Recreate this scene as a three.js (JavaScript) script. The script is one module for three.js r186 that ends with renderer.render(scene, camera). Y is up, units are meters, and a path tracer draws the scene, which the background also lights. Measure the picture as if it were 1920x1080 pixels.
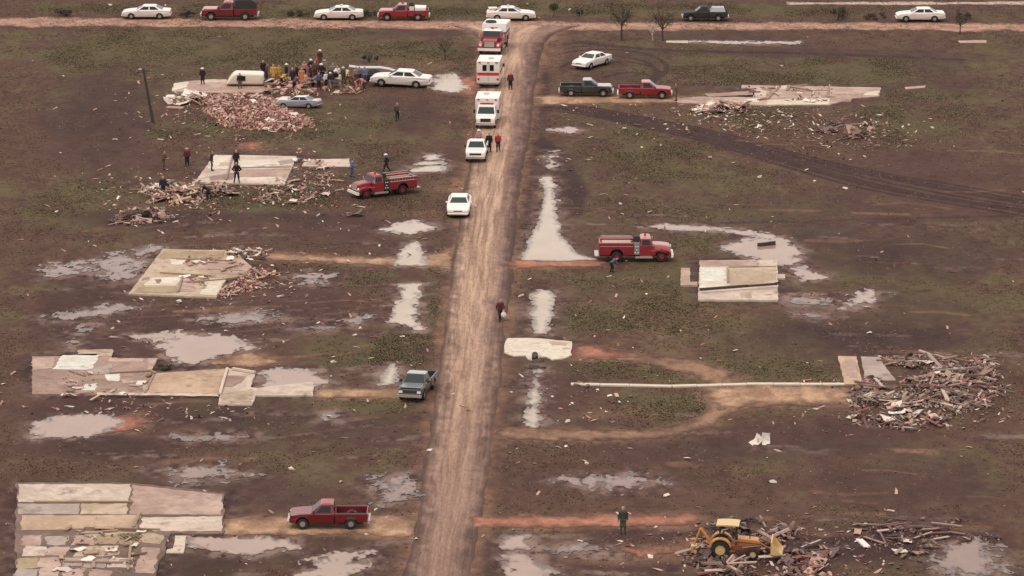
import * as THREE from 'three';
import { mergeGeometries } from 'three/addons/utils/BufferGeometryUtils.js';
import { MarchingCubes } from 'three/addons/objects/MarchingCubes.js';
import { ConvexGeometry } from 'three/addons/geometries/ConvexGeometry.js';

// ---------------------------------------------------------------- camera, sky, sun, exposure
const CAM_H = 75.9, PITCH = 13.67 * Math.PI / 180, FOCAL = 7400;      // an aerial long lens
const scene = new THREE.Scene();
const camera = new THREE.PerspectiveCamera(2 * Math.atan(540 / FOCAL) * 180 / Math.PI, 16 / 9, 1, 9000);
camera.position.set(0, CAM_H, 0);
camera.rotation.set(-PITCH, 0, 0);
const renderer = new THREE.WebGLRenderer({ antialias: true });
renderer.toneMapping = THREE.LinearToneMapping;
renderer.toneMappingExposure = 1.0;
renderer.shadowMap.enabled = true;
{
  const w = 128, h = 64, d = new Float32Array(w * h * 4);               // an even, faintly warm overcast
  for (let j = 0; j < h; j++) for (let i = 0; i < w; i++) {
    const el = Math.sin(((j + .5) / h - .5) * Math.PI), u = i / w * Math.PI * 2;
    const L = el < 0 ? .3 : .95 + .22 * el + .03 * Math.sin(u * 3 + el * 5) * (1 - el);
    const k = (j * w + i) * 4;
    d[k] = L * 1.02; d[k + 1] = L * .94; d[k + 2] = L * .9; d[k + 3] = 1;
  }
  const sky = new THREE.DataTexture(d, w, h, THREE.RGBAFormat, THREE.FloatType);
  sky.mapping = THREE.EquirectangularReflectionMapping; sky.magFilter = THREE.LinearFilter; sky.needsUpdate = true;
  scene.background = sky; scene.environment = sky;
}
const sun = new THREE.DirectionalLight(0xffeedd, 1.1);
sun.position.set(-120, 260, -250); sun.target.position.set(0, 0, -340);
sun.castShadow = true; sun.shadow.radius = 28; sun.shadow.mapSize.set(4096, 4096);
Object.assign(sun.shadow.camera, { left: -140, right: 140, top: 140, bottom: -140, near: 1, far: 800 });
scene.add(sun, sun.target);

// ---------------------------------------------------------------- helpers
function h2(ix, iy, s) { let h = Math.imul(ix, 374761393) + Math.imul(iy, 668265263) + Math.imul(s, 1274126177); h = Math.imul(h ^ (h >>> 13), 1274126177); return ((h ^ (h >>> 16)) >>> 0) / 4294967296; }
function vn(x, y, s, p) {
  const ix = Math.floor(x), iy = Math.floor(y); let fx = x - ix, fy = y - iy;
  fx = fx * fx * (3 - 2 * fx); fy = fy * fy * (3 - 2 * fy);
  let x0 = ix, x1 = ix + 1, y0 = iy, y1 = iy + 1;
  if (p) { x0 = ((x0 % p) + p) % p; x1 = ((x1 % p) + p) % p; y0 = ((y0 % p) + p) % p; y1 = ((y1 % p) + p) % p; }
  const a = h2(x0, y0, s), b = h2(x1, y0, s), c = h2(x0, y1, s), d = h2(x1, y1, s);
  return a + (b - a) * fx + (c - a + (a - b - c + d) * fx) * fy;
}
function fbm(x, y, o, s, p) { let v = 0, a = .5, t = 0; for (let i = 0; i < o; i++) { v += a * vn(x, y, s + i, p); t += a; a *= .55; x *= 2; y *= 2; if (p) p *= 2; } return v / t; }
let seedState = 12345;
const rnd = () => { seedState = (Math.imul(seedState, 1664525) + 1013904223) >>> 0; return seedState / 4294967296; };
const rr = (a, b) => a + (b - a) * rnd();
const pick = (a) => a[Math.floor(rnd() * a.length)];
const clamp = (v, a, b) => Math.max(a, Math.min(b, v));
const sst = (a, b, v) => { v = clamp((v - a) / (b - a), 0, 1); return v * v * (3 - 2 * v); };

// survey of the photograph: pixel (of 1920 x 1080) -> the spot on the ground (or on the level y) it shows
function W(px, py, y = 0) {
  const dx = (px - 960) / FOCAL, dy = -(py - 540) / FOCAL, c = Math.cos(PITCH), s = Math.sin(PITCH);
  const vy = dy * c - s, vz = -c - dy * s, t = (y - CAM_H) / vy;
  return [dx * t, y, vz * t];
}
const W2 = ([px, py], y = 0) => { const p = W(px, py, y); return [p[0], p[2]]; };
const WP = (poly, y = 0) => poly.map((p) => W2(p, y));

const used = new Map();
function numbered(n) { const k = used.get(n) || 0; used.set(n, k + 1); return k ? n + '_' + String(k).padStart(3, '0') : n; }
function tag(o, label, category, group) { o.userData = { label, category }; if (group) o.userData.group = group; return o; }
function thing(name, label, category, pos = [0, 0, 0], yaw = 0, group) {
  const o = new THREE.Group(); o.name = numbered(name); o.position.set(...pos); o.rotation.y = yaw; scene.add(o);
  return tag(o, label, category, group);
}
function clean(g) { g = g.index ? g.toNonIndexed() : g; for (const k of Object.keys(g.attributes)) if (!['position', 'normal', 'uv'].includes(k)) g.deleteAttribute(k);
  if (!g.attributes.normal) g.computeVertexNormals();
  if (!g.attributes.uv) g.setAttribute('uv', new THREE.BufferAttribute(new Float32Array(g.attributes.position.count * 2), 2)); return g; }
function merge(list) { return list.length === 1 ? list[0] : mergeGeometries(list.map(clean)); }
const dirty = new Map();                                                 // the same paint, splashed with mud where the geometry says so
function muddied(m) { if (!dirty.has(m)) { const k = m.clone(); k.vertexColors = true; dirty.set(m, k); } return dirty.get(m); }
function part(name, geos, mat, parent) {
  const G = Array.isArray(geos) ? merge(geos) : geos, m = new THREE.Mesh(G, G.attributes.color ? muddied(mat) : mat); m.name = name; m.castShadow = m.receiveShadow = true; parent.add(m); return m;
}
function structure(name, geo, mat, label) {
  const m = new THREE.Mesh(geo, mat); m.name = numbered(name); m.receiveShadow = true; m.castShadow = false; m.userData = { kind: 'structure' }; if (label) m.userData.label = label; scene.add(m); return m;
}
const box = (w, h, d, x = 0, y = 0, z = 0) => new THREE.BoxGeometry(w, h, d).translate(x, y, z);
const cyl = (r0, r1, h, n = 12) => new THREE.CylinderGeometry(r0, r1, h, n);
function bar(a, b, r0, r1 = r0, n = 6) { const A = new THREE.Vector3(...a), B = new THREE.Vector3(...b), d = B.clone().sub(A); const g = cyl(r1, r0, d.length(), n);
  g.applyQuaternion(new THREE.Quaternion().setFromUnitVectors(new THREE.Vector3(0, 1, 0), d.normalize())); return g.translate((A.x + B.x) / 2, (A.y + B.y) / 2, (A.z + B.z) / 2); }

// ---------------------------------------------------------------- materials and textures
function tex(w, h, fn, srgb = true, repeat) {                            // fn(u, v) in [0,1) -> linear rgb or grey
  const d = new Uint8Array(w * h * 4), enc = (v) => { v = clamp(v, 0, 1); if (srgb) v = v <= .0031308 ? 12.92 * v : 1.055 * Math.pow(v, 1 / 2.4) - .055; return v * 255; };
  for (let j = 0; j < h; j++) for (let i = 0; i < w; i++) { const c = fn((i + .5) / w, (j + .5) / h), k = (j * w + i) * 4;
    if (typeof c === 'number') d[k] = d[k + 1] = d[k + 2] = enc(c); else { d[k] = enc(c[0]); d[k + 1] = enc(c[1]); d[k + 2] = enc(c[2]); } d[k + 3] = 255; }
  const t = new THREE.DataTexture(d, w, h); t.magFilter = THREE.LinearFilter; t.minFilter = THREE.LinearMipmapLinearFilter; t.generateMipmaps = true;
  t.wrapS = t.wrapT = THREE.RepeatWrapping; if (repeat) t.repeat.set(...repeat); if (srgb) t.colorSpace = THREE.SRGBColorSpace; t.needsUpdate = true; return t;
}
const lin = (r, g, b) => new THREE.Color().setRGB(r, g, b);
const std = (r, g, b, rough = .8, o = {}) => new THREE.MeshStandardMaterial({ color: lin(r, g, b), roughness: rough, ...o });
const paint = (r, g, b, rough = .35) => new THREE.MeshPhysicalMaterial({ color: lin(r, g, b), roughness: rough, clearcoat: .5, clearcoatRoughness: .12 });
const mixc = (a, b, t) => [a[0] + (b[0] - a[0]) * t, a[1] + (b[1] - a[1]) * t, a[2] + (b[2] - a[2]) * t];

// a flat ragged sheet: the region where field(x, z) > 0, cut by marching over a grid
function sheetGeo(field, x0, x1, z0, z1, cx, cz, y, uvFn, rim) {            // rim: [ratio, width] thins the sheet out to mud at its margin
  const nx = Math.max(2, Math.ceil((x1 - x0) / cx)), nz = Math.max(2, Math.ceil((z1 - z0) / cz)), dx = (x1 - x0) / nx, dz = (z1 - z0) / nz;
  const f = new Float32Array((nx + 1) * (nz + 1));
  for (let j = 0; j <= nz; j++) for (let i = 0; i <= nx; i++) f[j * (nx + 1) + i] = field(x0 + i * dx, z0 + j * dz);
  const pos = [], uv = [], col = [];
  const put = (p) => { pos.push(p[0], y, p[1]); if (rim) { const t = sst(0, rim[1], (p[2] || 0) + rim[1] * .9 * (fbm(p[0] * 1.7, p[1] * 1.1, 2, 950) - .5)); for (const r of rim[0]) col.push(r + (1 - r) * t); } const q = uvFn ? uvFn(p[0], p[1]) : [p[0], p[1]]; uv.push(q[0], q[1]); };
  for (let j = 0; j < nz; j++) for (let i = 0; i < nx; i++) {
    const a = f[j * (nx + 1) + i], b = f[j * (nx + 1) + i + 1], c = f[(j + 1) * (nx + 1) + i + 1], d = f[(j + 1) * (nx + 1) + i];
    if (a <= 0 && b <= 0 && c <= 0 && d <= 0) continue;
    const X = x0 + i * dx, Z = z0 + j * dz, P = [[X, Z, a], [X, Z + dz, d], [X + dx, Z + dz, c], [X + dx, Z, b]], out = [];
    for (let k = 0; k < 4; k++) { const p = P[k], q = P[(k + 1) % 4];
      if (p[2] > 0) out.push(p);
      if ((p[2] > 0) !== (q[2] > 0)) { const t = p[2] / (p[2] - q[2]); out.push([p[0] + (q[0] - p[0]) * t, p[1] + (q[1] - p[1]) * t]); } }
    for (let k = 1; k + 1 < out.length; k++) { put(out[0]); put(out[k]); put(out[k + 1]); }
  }
  const g = new THREE.BufferGeometry(); g.setAttribute('position', new THREE.Float32BufferAttribute(pos, 3)); g.setAttribute('uv', new THREE.Float32BufferAttribute(uv, 2));
  if (rim) g.setAttribute('color', new THREE.Float32BufferAttribute(col, 3));
  const nrm = new Float32Array(pos.length); for (let i = 1; i < nrm.length; i += 3) nrm[i] = 1; g.setAttribute('normal', new THREE.BufferAttribute(nrm, 3)); return g;
}
function sdPoly(P, x, z) {                                               // > 0 inside, metres
  let d = Infinity, inside = false;
  for (let i = 0, j = P.length - 1; i < P.length; j = i++) {
    const ax = P[j][0], az = P[j][1], bx = P[i][0], bz = P[i][1], ex = bx - ax, ez = bz - az;
    const t = clamp(((x - ax) * ex + (z - az) * ez) / (ex * ex + ez * ez + 1e-9), 0, 1), qx = x - ax - ex * t, qz = z - az - ez * t;
    d = Math.min(d, qx * qx + qz * qz);
    if ((az > z) !== (bz > z) && x < (bx - ax) * (z - az) / (bz - az) + ax) inside = !inside;
  }
  return inside ? Math.sqrt(d) : -Math.sqrt(d);
}
function bounds(P, m) { let a = 1e9, b = -1e9, c = 1e9, d = -1e9; for (const [x, z] of P) { a = Math.min(a, x); b = Math.max(b, x); c = Math.min(c, z); d = Math.max(d, z); } return [a - m, b + m, c - m, d + m]; }
// polygon from a centreline in pixels: [px, py, half width in px across x] or offsets in y
const strip = (pts, dir = 'y') => [...pts.map(([x, y, w]) => dir === 'y' ? [x, y - w] : [x - w, y]), ...pts.slice().reverse().map(([x, y, w]) => dir === 'y' ? [x, y + w] : [x + w, y])];
function ragged(polyPx, amp, freq, seed, y, cx = .14, cz = .3, uvFn, rim) {
  const P = WP(polyPx), [a, b, c, d] = bounds(P, amp * .6 + .3);
  return sheetGeo((x, z) => { const s = sdPoly(P, x, z); return s < -amp ? -1 : s > amp * 1.4 ? s : s + amp * (2 * (fbm(x * freq, z * freq * .7, 3, seed) - .5) + 1.3 * (fbm(x * freq * 3.7, z * freq * 2.2, 3, seed + 3) - .5)); }, a, b, c, d, cx, cz, y, uvFn, rim);
}
const roadL = [[852, 50], [884, 60], [900, 75], [897, 110], [890, 160], [886, 250], [878, 320], [866, 380], [856, 440], [846, 500], [836, 580], [828, 660], [814, 740], [802, 830], [786, 930], [772, 1010], [752, 1110]];
const roadR = [[1085, 50], [1040, 62], [1015, 82], [1010, 110], [1004, 170], [992, 250], [977, 330], [969, 400], [962, 470], [956, 540], [950, 600], [944, 660], [935, 740], [926, 830], [908, 930], [893, 1010], [882, 1110]];
const drives = [
  ['driveway', [[1000, 182], [1060, 178], [1300, 182], [1345, 180], [1345, 192], [1200, 193], [1010, 196]], 'tanDirt', .5, 'tan driveway under the dark pickup and the red pickup'],
  ['driveway', [[468, 470], [520, 474], [640, 482], [760, 484], [800, 484], [845, 470], [846, 508], [810, 500], [700, 496], [560, 490], [470, 487]], 'tanDirt', .6, 'tan driveway left of the road, from the road to the L-shaped slab'],
  ['driveway', [[952, 486], [1010, 488], [1130, 487], [1130, 499], [1000, 502], [955, 506]], 'redDirt', .5, 'short reddish driveway behind the red fire truck'],
  ['driveway', [[584, 728], [660, 729], [770, 728], [800, 735], [775, 748], [680, 747], [588, 744]], 'tanDirt', .5, 'tan driveway leading to the parked dark pickup'],
  ['driveway', [[1070, 648], [1130, 650], [1210, 664], [1310, 676], [1350, 690], [1400, 718], [1590, 724], [1610, 760], [1400, 764], [1372, 778], [1330, 800], [1250, 822], [1100, 828], [960, 826], [925, 812], [940, 800], [1080, 806], [1220, 806], [1300, 788], [1330, 764], [1320, 738], [1340, 722], [1305, 702], [1200, 684], [1130, 674], [1070, 671]], 'dimDirt', .7, 'horseshoe dirt driveway right of the road'],
  ['dirt_patch', [[1074, 650], [1120, 651], [1160, 660], [1200, 670], [1150, 672], [1074, 670]], 'orangeDirt', .5, 'orange gravel patch beside the white apron slab'],
  ['dirt_patch', [[1325, 726], [1400, 722], [1590, 726], [1605, 756], [1400, 758], [1350, 770], [1325, 752]], 'tanDirt', .6, 'tan gravel below the long pale kerb'],
  ['driveway', [[410, 974], [560, 968], [690, 966], [780, 968], [775, 1000], [740, 1010], [650, 1000], [410, 1003]], 'tanDirt', .6, 'tan driveway under the dark red truck near the bottom'],
  ['driveway', [[885, 970], [1000, 968], [1290, 964], [1310, 972], [1280, 988], [1150, 986], [1000, 990], [890, 986]], 'orangeDirt', .6, 'orange dirt driveway right of the road near the bottom'],
  ['dirt_patch', [[1160, 1026], [1260, 1028], [1290, 1010], [1360, 1008], [1370, 1030], [1300, 1044], [1180, 1042]], 'redDirt', .9, 'red dirt beside the yellow loader'],
  ['dirt_patch', [[176, 800], [215, 782], [250, 776], [276, 790], [250, 806], [205, 810]], 'orangeDirt', .8, 'orange dirt at the edge of a puddle, left'],
  ['dirt_patch', [[410, 680], [450, 660], [500, 668], [525, 678], [470, 690]], 'tanDirt', 1.1, 'tan dirt beside the large left puddle'],
  ['dirt_patch', [[452, 274], [468, 266], [485, 268], [488, 280], [465, 281]], 'orangeDirt', .5, 'small orange dirt patch above the second slab'],
  ['dirt_patch', [[850, 150], [880, 146], [905, 156], [900, 180], [860, 176]], 'redDirt', .9, 'red dirt between the road and the white sedan'],
];
const C = 'creamWater', Pk = 'pinkWater', Gy = 'greyWater';
const puddles = [
  [C, [[1016, 380], [1022, 350], [1040, 352], [1044, 400], [1052, 440], [1068, 462], [1085, 478], [1118, 487], [1050, 490], [976, 488], [988, 458], [1008, 418]], .28, 'large cream puddle between the road and the red fire truck'],
  [C, [[1017, 332], [1034, 330], [1040, 352], [1020, 352]], .8, 'thin upper end of the large cream puddle'],
  [Pk, [[1026, 284], [1042, 284], [1040, 318], [1026, 318]], 1.0, 'small broken puddle in the ditch right of the road'],
  [C, [[706, 432], [745, 419], [780, 414], [830, 427], [800, 434], [770, 440]], .8, 'thin cream puddle below the white sedan on the road'],
  [C, [[738, 492], [762, 456], [780, 454], [794, 470], [797, 488], [806, 499], [738, 499]], .6, 'cream puddle lying across the left driveway'],
  [C, [[720, 606], [745, 575], [750, 534], [788, 532], [784, 570], [784, 620], [766, 611]], .8, 'tall cream puddle left of the road'],
  [C, [[996, 552], [1012, 542], [1038, 548], [1038, 590], [1024, 628], [1003, 625], [996, 590]], .4, 'tall cream puddle above the white apron slab'],
  [C, strip([[1012, 688, 6], [1006, 715, 6], [1003, 740, 7], [1001, 760, 10], [1000, 785, 14], [1000, 804, 14]], 'x'), .5, 'narrow puddle running down from the white apron slab'],
  [Pk, [[290, 632], [340, 622], [440, 632], [480, 652], [430, 664], [390, 680], [335, 682], [305, 660]], 1.3, 'large pink grey puddle at the left'],
  [Pk, [[215, 632], [270, 626], [330, 628], [330, 638], [270, 636]], .7, 'thin streak of water above the large left puddle'],
  [Gy, [[180, 492], [220, 478], [256, 488], [254, 520], [190, 522]], 1.5, 'dull puddle left of the L-shaped slab'],
  [Gy, [[90, 500], [140, 490], [172, 492], [140, 514], [90, 522]], 1.4, 'dull puddle at the left edge'],
  [Gy, [[90, 592], [180, 580], [210, 570], [250, 578], [200, 590], [100, 600]], 1.0, 'streak of water below the L-shaped slab'],
  [Gy, [[370, 600], [430, 590], [500, 584], [505, 598], [430, 610]], 1.2, 'streak of water right of centre in the left field'],
  [Gy, [[255, 470], [300, 462], [310, 470], [262, 480]], .9, 'small dull puddle at the corner of the L-shaped slab'],
  [Gy, [[130, 652], [150, 610], [165, 616], [150, 624]], .7, 'small streak of water near the left edge'],
  [Pk, [[60, 796], [110, 782], [180, 776], [232, 780], [210, 808], [165, 820], [60, 824]], .7, 'pink grey puddle at the lower left with orange dirt beside it'],
  [Pk, [[490, 700], [530, 690], [580, 692], [590, 706], [622, 716], [592, 726], [498, 728]], .8, 'pink puddle on the end of the long left slab'],
  [C, [[716, 700], [738, 684], [752, 700], [744, 720], [708, 726]], .4, 'small pale puddle beside the parked dark pickup'],
  [Pk, [[1352, 462], [1400, 448], [1470, 446], [1505, 470], [1490, 494], [1450, 500], [1400, 484], [1380, 478]], 1.0, 'pink puddle behind the slab with the fallen timber'],
  [Pk, [[1205, 426], [1250, 420], [1365, 427], [1362, 433], [1260, 432]], .6, 'long thin streak of water above the red fire truck'],
  [Pk, [[1335, 430], [1400, 432], [1460, 442], [1450, 449], [1380, 440]], .7, 'long thin streak of water behind the pink puddle'],
  [Pk, [[1478, 504], [1510, 500], [1552, 522], [1500, 528]], .7, 'small pink puddle right of the slab with the fallen timber'],
  [Gy, [[1482, 560], [1500, 556], [1550, 562], [1545, 572], [1490, 570]], .9, 'small dull puddle in the right field, left of a larger one'],
  [Pk, [[1576, 580], [1595, 558], [1630, 543], [1660, 548], [1625, 570], [1600, 582]], 1.1, 'bent pink puddle in the right field'],
  [Gy, [[1500, 590], [1520, 588], [1556, 593], [1530, 597]], .6, 'thin streak of water in the right field'],
  [C, [[764, 320], [800, 311], [828, 311], [840, 317], [833, 323], [770, 324]], .5, 'cream streak of water behind the left red fire truck, lowest of three'],
  [C, [[768, 309], [792, 303], [832, 303], [834, 309], [780, 311]], .5, 'cream streak of water behind the left red fire truck, middle of three'],
  [C, [[792, 300], [804, 288], [826, 289], [832, 299], [808, 302]], .6, 'cream streak of water behind the left red fire truck, topmost of three'],
  [C, [[806, 168], [815, 142], [840, 137], [862, 146], [878, 168], [850, 174]], .9, 'cream puddle beside the white sedan in the grass'],
  [Pk, [[1030, 242], [1062, 239], [1092, 243], [1070, 250], [1040, 248]], .9, 'small broken puddle right of the ambulances'],
  [Pk, [[348, 1006], [420, 1008], [550, 1008], [552, 1030], [470, 1042], [400, 1036], [362, 1028]], .8, 'pink puddle below the bottom driveway'],
  [Pk, [[560, 1075], [590, 1050], [640, 1034], [700, 1032], [690, 1062], [640, 1085], [560, 1090]], 1.4, 'broken pink puddle at the bottom left of the road'],
  [Pk, [[938, 1030], [945, 1006], [985, 1006], [1000, 1026], [980, 1030]], .6, 'pale puddle at the bottom right of the road'],
  [Pk, [[944, 1045], [975, 1038], [1000, 1040], [1040, 1078], [1040, 1100], [935, 1100]], .7, 'pale puddle at the bottom edge right of the road'],
  [Gy, [[1030, 1030], [1080, 1022], [1150, 1032], [1060, 1036]], .7, 'thin streak of water near the bottom'],
  [Gy, [[1755, 1060], [1775, 1020], [1850, 1010], [1880, 1075], [1800, 1085]], 1.2, 'dull puddle at the bottom right corner'],
  [Gy, [[600, 776], [620, 774], [638, 782], [610, 787]], .6, 'small puddle below the tan driveway'],
  [Gy, [[330, 818], [400, 815], [460, 820], [420, 826], [350, 824]], .7, 'thin streak of water at the lower left'],
  [Gy, [[640, 600], [668, 590], [690, 594], [660, 608]], .9, 'small broken puddle in the left field'],
  [Gy, [[552, 516], [580, 512], [618, 516], [600, 534], [570, 532]], .9, 'small curved puddle below the left driveway'],
  [Gy, [[560, 616], [600, 613], [628, 615], [600, 618]], .4, 'hair-thin streak of water in the left field'],
  [Pk, [[1250, 77], [1420, 78], [1505, 78], [1500, 82], [1380, 83]], .7, 'long pale streak of water near the far road'],
  [Gy, [[700, 900], [760, 890], [770, 930], [720, 945]], 1.2, 'dull puddle left of the near road'],
  [Gy, [[1050, 900], [1180, 890], [1240, 905], [1130, 920]], 1.4, 'dull puddle right of the near road'],
  [Gy, [[300, 880], [420, 872], [460, 890], [360, 905]], 1.3, 'dull puddle at the left below the long slab'],
];

// ---------------------------------------------------------------- ground: mud and trampled grass
let groundCover;                                                          // how grassy and how bare a spot is
const GX0 = -66, GX1 = 66, GZ0 = -474, GZ1 = -222;
{
  const TW = 2048, TH = 2048;
  const dark = new Float32Array(TW * TH), green = new Float32Array(TW * TH), tan = new Float32Array(TW * TH), wetm = new Float32Array(TW * TH);
  const toI = (x) => (x - GX0) / (GX1 - GX0) * TW, toJ = (z) => (z - GZ0) / (GZ1 - GZ0) * TH;
  // soft round blot given in photo pixels
  function blot(arr, px, py, rx, ry, amt, seed = 1) {
    const [x, , z] = W(px, py), sx = Math.abs(W(px + rx, py)[0] - x), sz = Math.abs(W(px, py - ry)[2] - z);
    const i0 = Math.max(0, Math.floor(toI(x - sx * 1.3))), i1 = Math.min(TW - 1, Math.ceil(toI(x + sx * 1.3))), j0 = Math.max(0, Math.floor(toJ(z - sz * 1.3))), j1 = Math.min(TH - 1, Math.ceil(toJ(z + sz * 1.3)));
    for (let j = j0; j <= j1; j++) for (let i = i0; i <= i1; i++) {
      const wx = GX0 + i / TW * (GX1 - GX0), wz = GZ0 + j / TH * (GZ1 - GZ0);
      const r = Math.hypot((wx - x) / sx, (wz - z) / sz) + .7 * (fbm(wx * .3, wz * .2, 3, seed + 40) - .5);
      arr[j * TW + i] += amt * (1 - sst(.35, 1.05, r));
    }
  }
  // a wheel rut or drag mark along photo pixels, width in metres
  function rut(arr, pts, w, amt, seed = 5) {
    const P = pts.map((p) => W2(p));
    for (let k = 0; k + 1 < P.length; k++) {
      const [ax, az] = P[k], [bx, bz] = P[k + 1], ex = bx - ax, ez = bz - az, L2 = ex * ex + ez * ez;
      const i0 = Math.max(0, Math.floor(toI(Math.min(ax, bx) - w))), i1 = Math.min(TW - 1, Math.ceil(toI(Math.max(ax, bx) + w))), j0 = Math.max(0, Math.floor(toJ(Math.min(az, bz) - w))), j1 = Math.min(TH - 1, Math.ceil(toJ(Math.max(az, bz) + w)));
      for (let j = j0; j <= j1; j++) for (let i = i0; i <= i1; i++) {
        const wx = GX0 + i / TW * (GX1 - GX0), wz = GZ0 + j / TH * (GZ1 - GZ0), t = clamp(((wx - ax) * ex + (wz - az) * ez) / L2, 0, 1);
        const d = Math.hypot(wx - ax - ex * t, wz - az - ez * t) / w; if (d >= 1) continue;
        const v = amt * (1 - sst(.3, 1, d)) * (.45 + .9 * fbm(wx * .9, wz * .5, 2, seed)); const q = j * TW + i; if (Math.abs(v) > Math.abs(arr[q] - 0) || arr[q] < v) arr[q] = Math.max(arr[q], v);
      }
    }
  }
  const smooth = (pts, n = 6) => new THREE.CatmullRomCurve3(pts.map(([x, y]) => new THREE.Vector3(x, y, 0))).getPoints(pts.length * n).map((v) => [v.x, v.y]);
  const off = (pts, dx, dy) => pts.map(([x, y]) => [x + dx, y + dy]);
  // bare dark mud
  for (const b of [[190, 210, 130, 110, .75], [240, 320, 110, 60, .3], [330, 410, 330, 22, .75], [640, 425, 190, 26, .6], [160, 570, 120, 60, .6], [420, 600, 330, 38, .6], [560, 560, 130, 50, .35],
    [220, 640, 160, 30, .6], [300, 775, 320, 45, .6], [520, 800, 280, 50, .5], [200, 840, 200, 30, .8], [700, 800, 130, 40, .4], [760, 210, 110, 45, .5], [560, 250, 160, 20, .3],
    [1620, 590, 320, 70, .55], [1740, 480, 200, 60, .6], [1560, 470, 200, 60, .4], [1720, 330, 200, 70, .4], [1500, 400, 280, 50, .4], [1650, 640, 260, 40, .6], [1450, 640, 200, 40, .25], [1560, 820, 260, 50, .55], [1320, 850, 240, 30, .5],
    [1480, 1020, 240, 40, .8], [1660, 1020, 220, 50, .9], [1180, 1000, 200, 30, .6], [1220, 1065, 200, 30, .6], [1760, 1000, 120, 50, .5], [1700, 900, 250, 60, .5], [380, 1060, 120, 40, .8], [620, 1030, 150, 50, .6], [700, 1070, 120, 30, .5], [430, 920, 330, 40, .5],
    [1360, 70, 220, 14, .5], [1480, 100, 260, 12, .6], [1720, 110, 160, 30, .5], [1760, 160, 120, 40, .35], [760, 62, 150, 12, .4], [1000, 62, 120, 14, .35], [1180, 110, 120, 26, .45], [1160, 150, 110, 26, .45], [1750, 30, 120, 8, .5],
    [1060, 340, 42, 75, .85], [1010, 300, 24, 60, .6], [1010, 400, 24, 60, .4], [1200, 455, 130, 14, .4], [1045, 720, 80, 60, .35], [1080, 780, 90, 40, .4], [980, 760, 36, 70, .5], [900, 900, 300, 20, .2]]) blot(dark, ...b);
  // grass that survived
  for (const b of [[500, 16, 520, 15, 1.1], [1300, 18, 500, 13, 1.1], [300, 110, 240, 50, .4], [820, 110, 120, 50, .5], [1500, 150, 420, 60, .35], [700, 300, 160, 50, .4], [1250, 400, 200, 40, .25], [160, 380, 120, 60, .35], [1720, 210, 160, 60, .35], [620, 95, 260, 36, .8], [450, 240, 240, 30, .6], [640, 225, 150, 40, .55], [500, 375, 180, 34, .8], [720, 380, 90, 40, .3], [1420, 222, 120, 26, .95], [1560, 130, 240, 30, .6], [1300, 130, 160, 50, .4], [1640, 240, 160, 40, .4], [1230, 260, 190, 40, .35], [1230, 330, 240, 80, .35],
    [1250, 540, 200, 50, .65], [1180, 600, 180, 50, .55], [1290, 460, 90, 20, .5], [1180, 690, 130, 24, .5], [1250, 770, 110, 40, .5], [630, 520, 150, 30, .6], [800, 560, 40, 90, .8], [640, 655, 140, 40, .7], [750, 660, 90, 60, .6], [720, 760, 90, 30, .5], [460, 745, 60, 18, .5], [400, 690, 30, 16, .7],
    [300, 60, 220, 22, .5], [760, 25, 300, 14, .8], [1100, 15, 200, 14, .8], [1350, 15, 120, 10, .8], [430, 20, 60, 10, .5], [1720, 245, 90, 16, .5], [1460, 690, 110, 20, .5], [1480, 640, 80, 20, .4], [1010, 990, 160, 18, .3], [1320, 620, 120, 40, .3], [560, 60, 200, 14, .4], [160, 100, 100, 40, .3]]) blot(green, ...b, 9);
  // reddish and tan spoil
  for (const b of [[870, 165, 50, 18, .9], [470, 273, 22, 7, .9], [255, 792, 26, 14, .9], [455, 672, 70, 16, .45], [780, 115, 110, 20, .35], [860, 350, 26, 28, .6], [855, 480, 20, 30, .9], [1240, 640, 120, 30, .25], [1030, 100, 40, 30, .6], [700, 130, 80, 12, .3], [1300, 590, 220, 40, .2], [905, 250, 30, 20, .4], [1560, 575, 180, 16, .3], [1180, 1050, 150, 14, .6], [1010, 70, 110, 12, .6], [1150, 775, 160, 20, .35], [840, 345, 60, 20, .3], [800, 400, 60, 20, .3]]) blot(tan, ...b, 17);
  // trail of many wheels from the road out to the right
  const trail = smooth([[1000, 196], [1090, 205], [1200, 228], [1330, 258], [1470, 297], [1620, 335], [1760, 362], [1960, 395]]);
  [-17, -12, -8, -1, 5, 9, 16].forEach((d, k) => rut(dark, trail.map(([x, y]) => [x, y + d * (.5 + .6 * sst(1050, 1700, x)) + 1.5 * Math.sin(x * .013 + k)]), .42 + .12 * (k % 3), 1.9, 60 + k));
  rut(dark, trail.slice(0, 14), 2.4, .9, 70); rut(dark, trail.slice(12), 3.2, .22, 170); rut(dark, trail.slice(22, 34), 2.2, .8, 171);
  const t2 = smooth([[1240, 420], [1360, 418], [1500, 415], [1640, 411], [1900, 405]]);
  rut(dark, t2, .8, .8, 71); rut(dark, off(t2, 30, 5), .7, .5, 72);
  // doughnut tracks by the white car
  for (const [cx, cy, rx, ry] of [[1140, 135, 90, 30], [1165, 140, 70, 24], [1130, 128, 120, 36], [1180, 150, 48, 14]]) {
    const a = []; for (let k = 0; k <= 40; k++) { const u = k / 40 * Math.PI * 1.5 - Math.PI * .9; a.push([cx + rx * Math.cos(u), cy + ry * Math.sin(u)]); }
    rut(dark, a, .5, 1.3, 80); }
  rut(dark, smooth([[1015, 185], [1012, 150], [1012, 110], [1030, 90], [1080, 80], [1160, 88], [1300, 96], [1500, 100], [1800, 112]]), 1.2, 1.3, 81);
  rut(dark, smooth([[1025, 160], [1022, 120], [1050, 95], [1120, 86], [1250, 98]]), .5, .9, 82);
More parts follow.
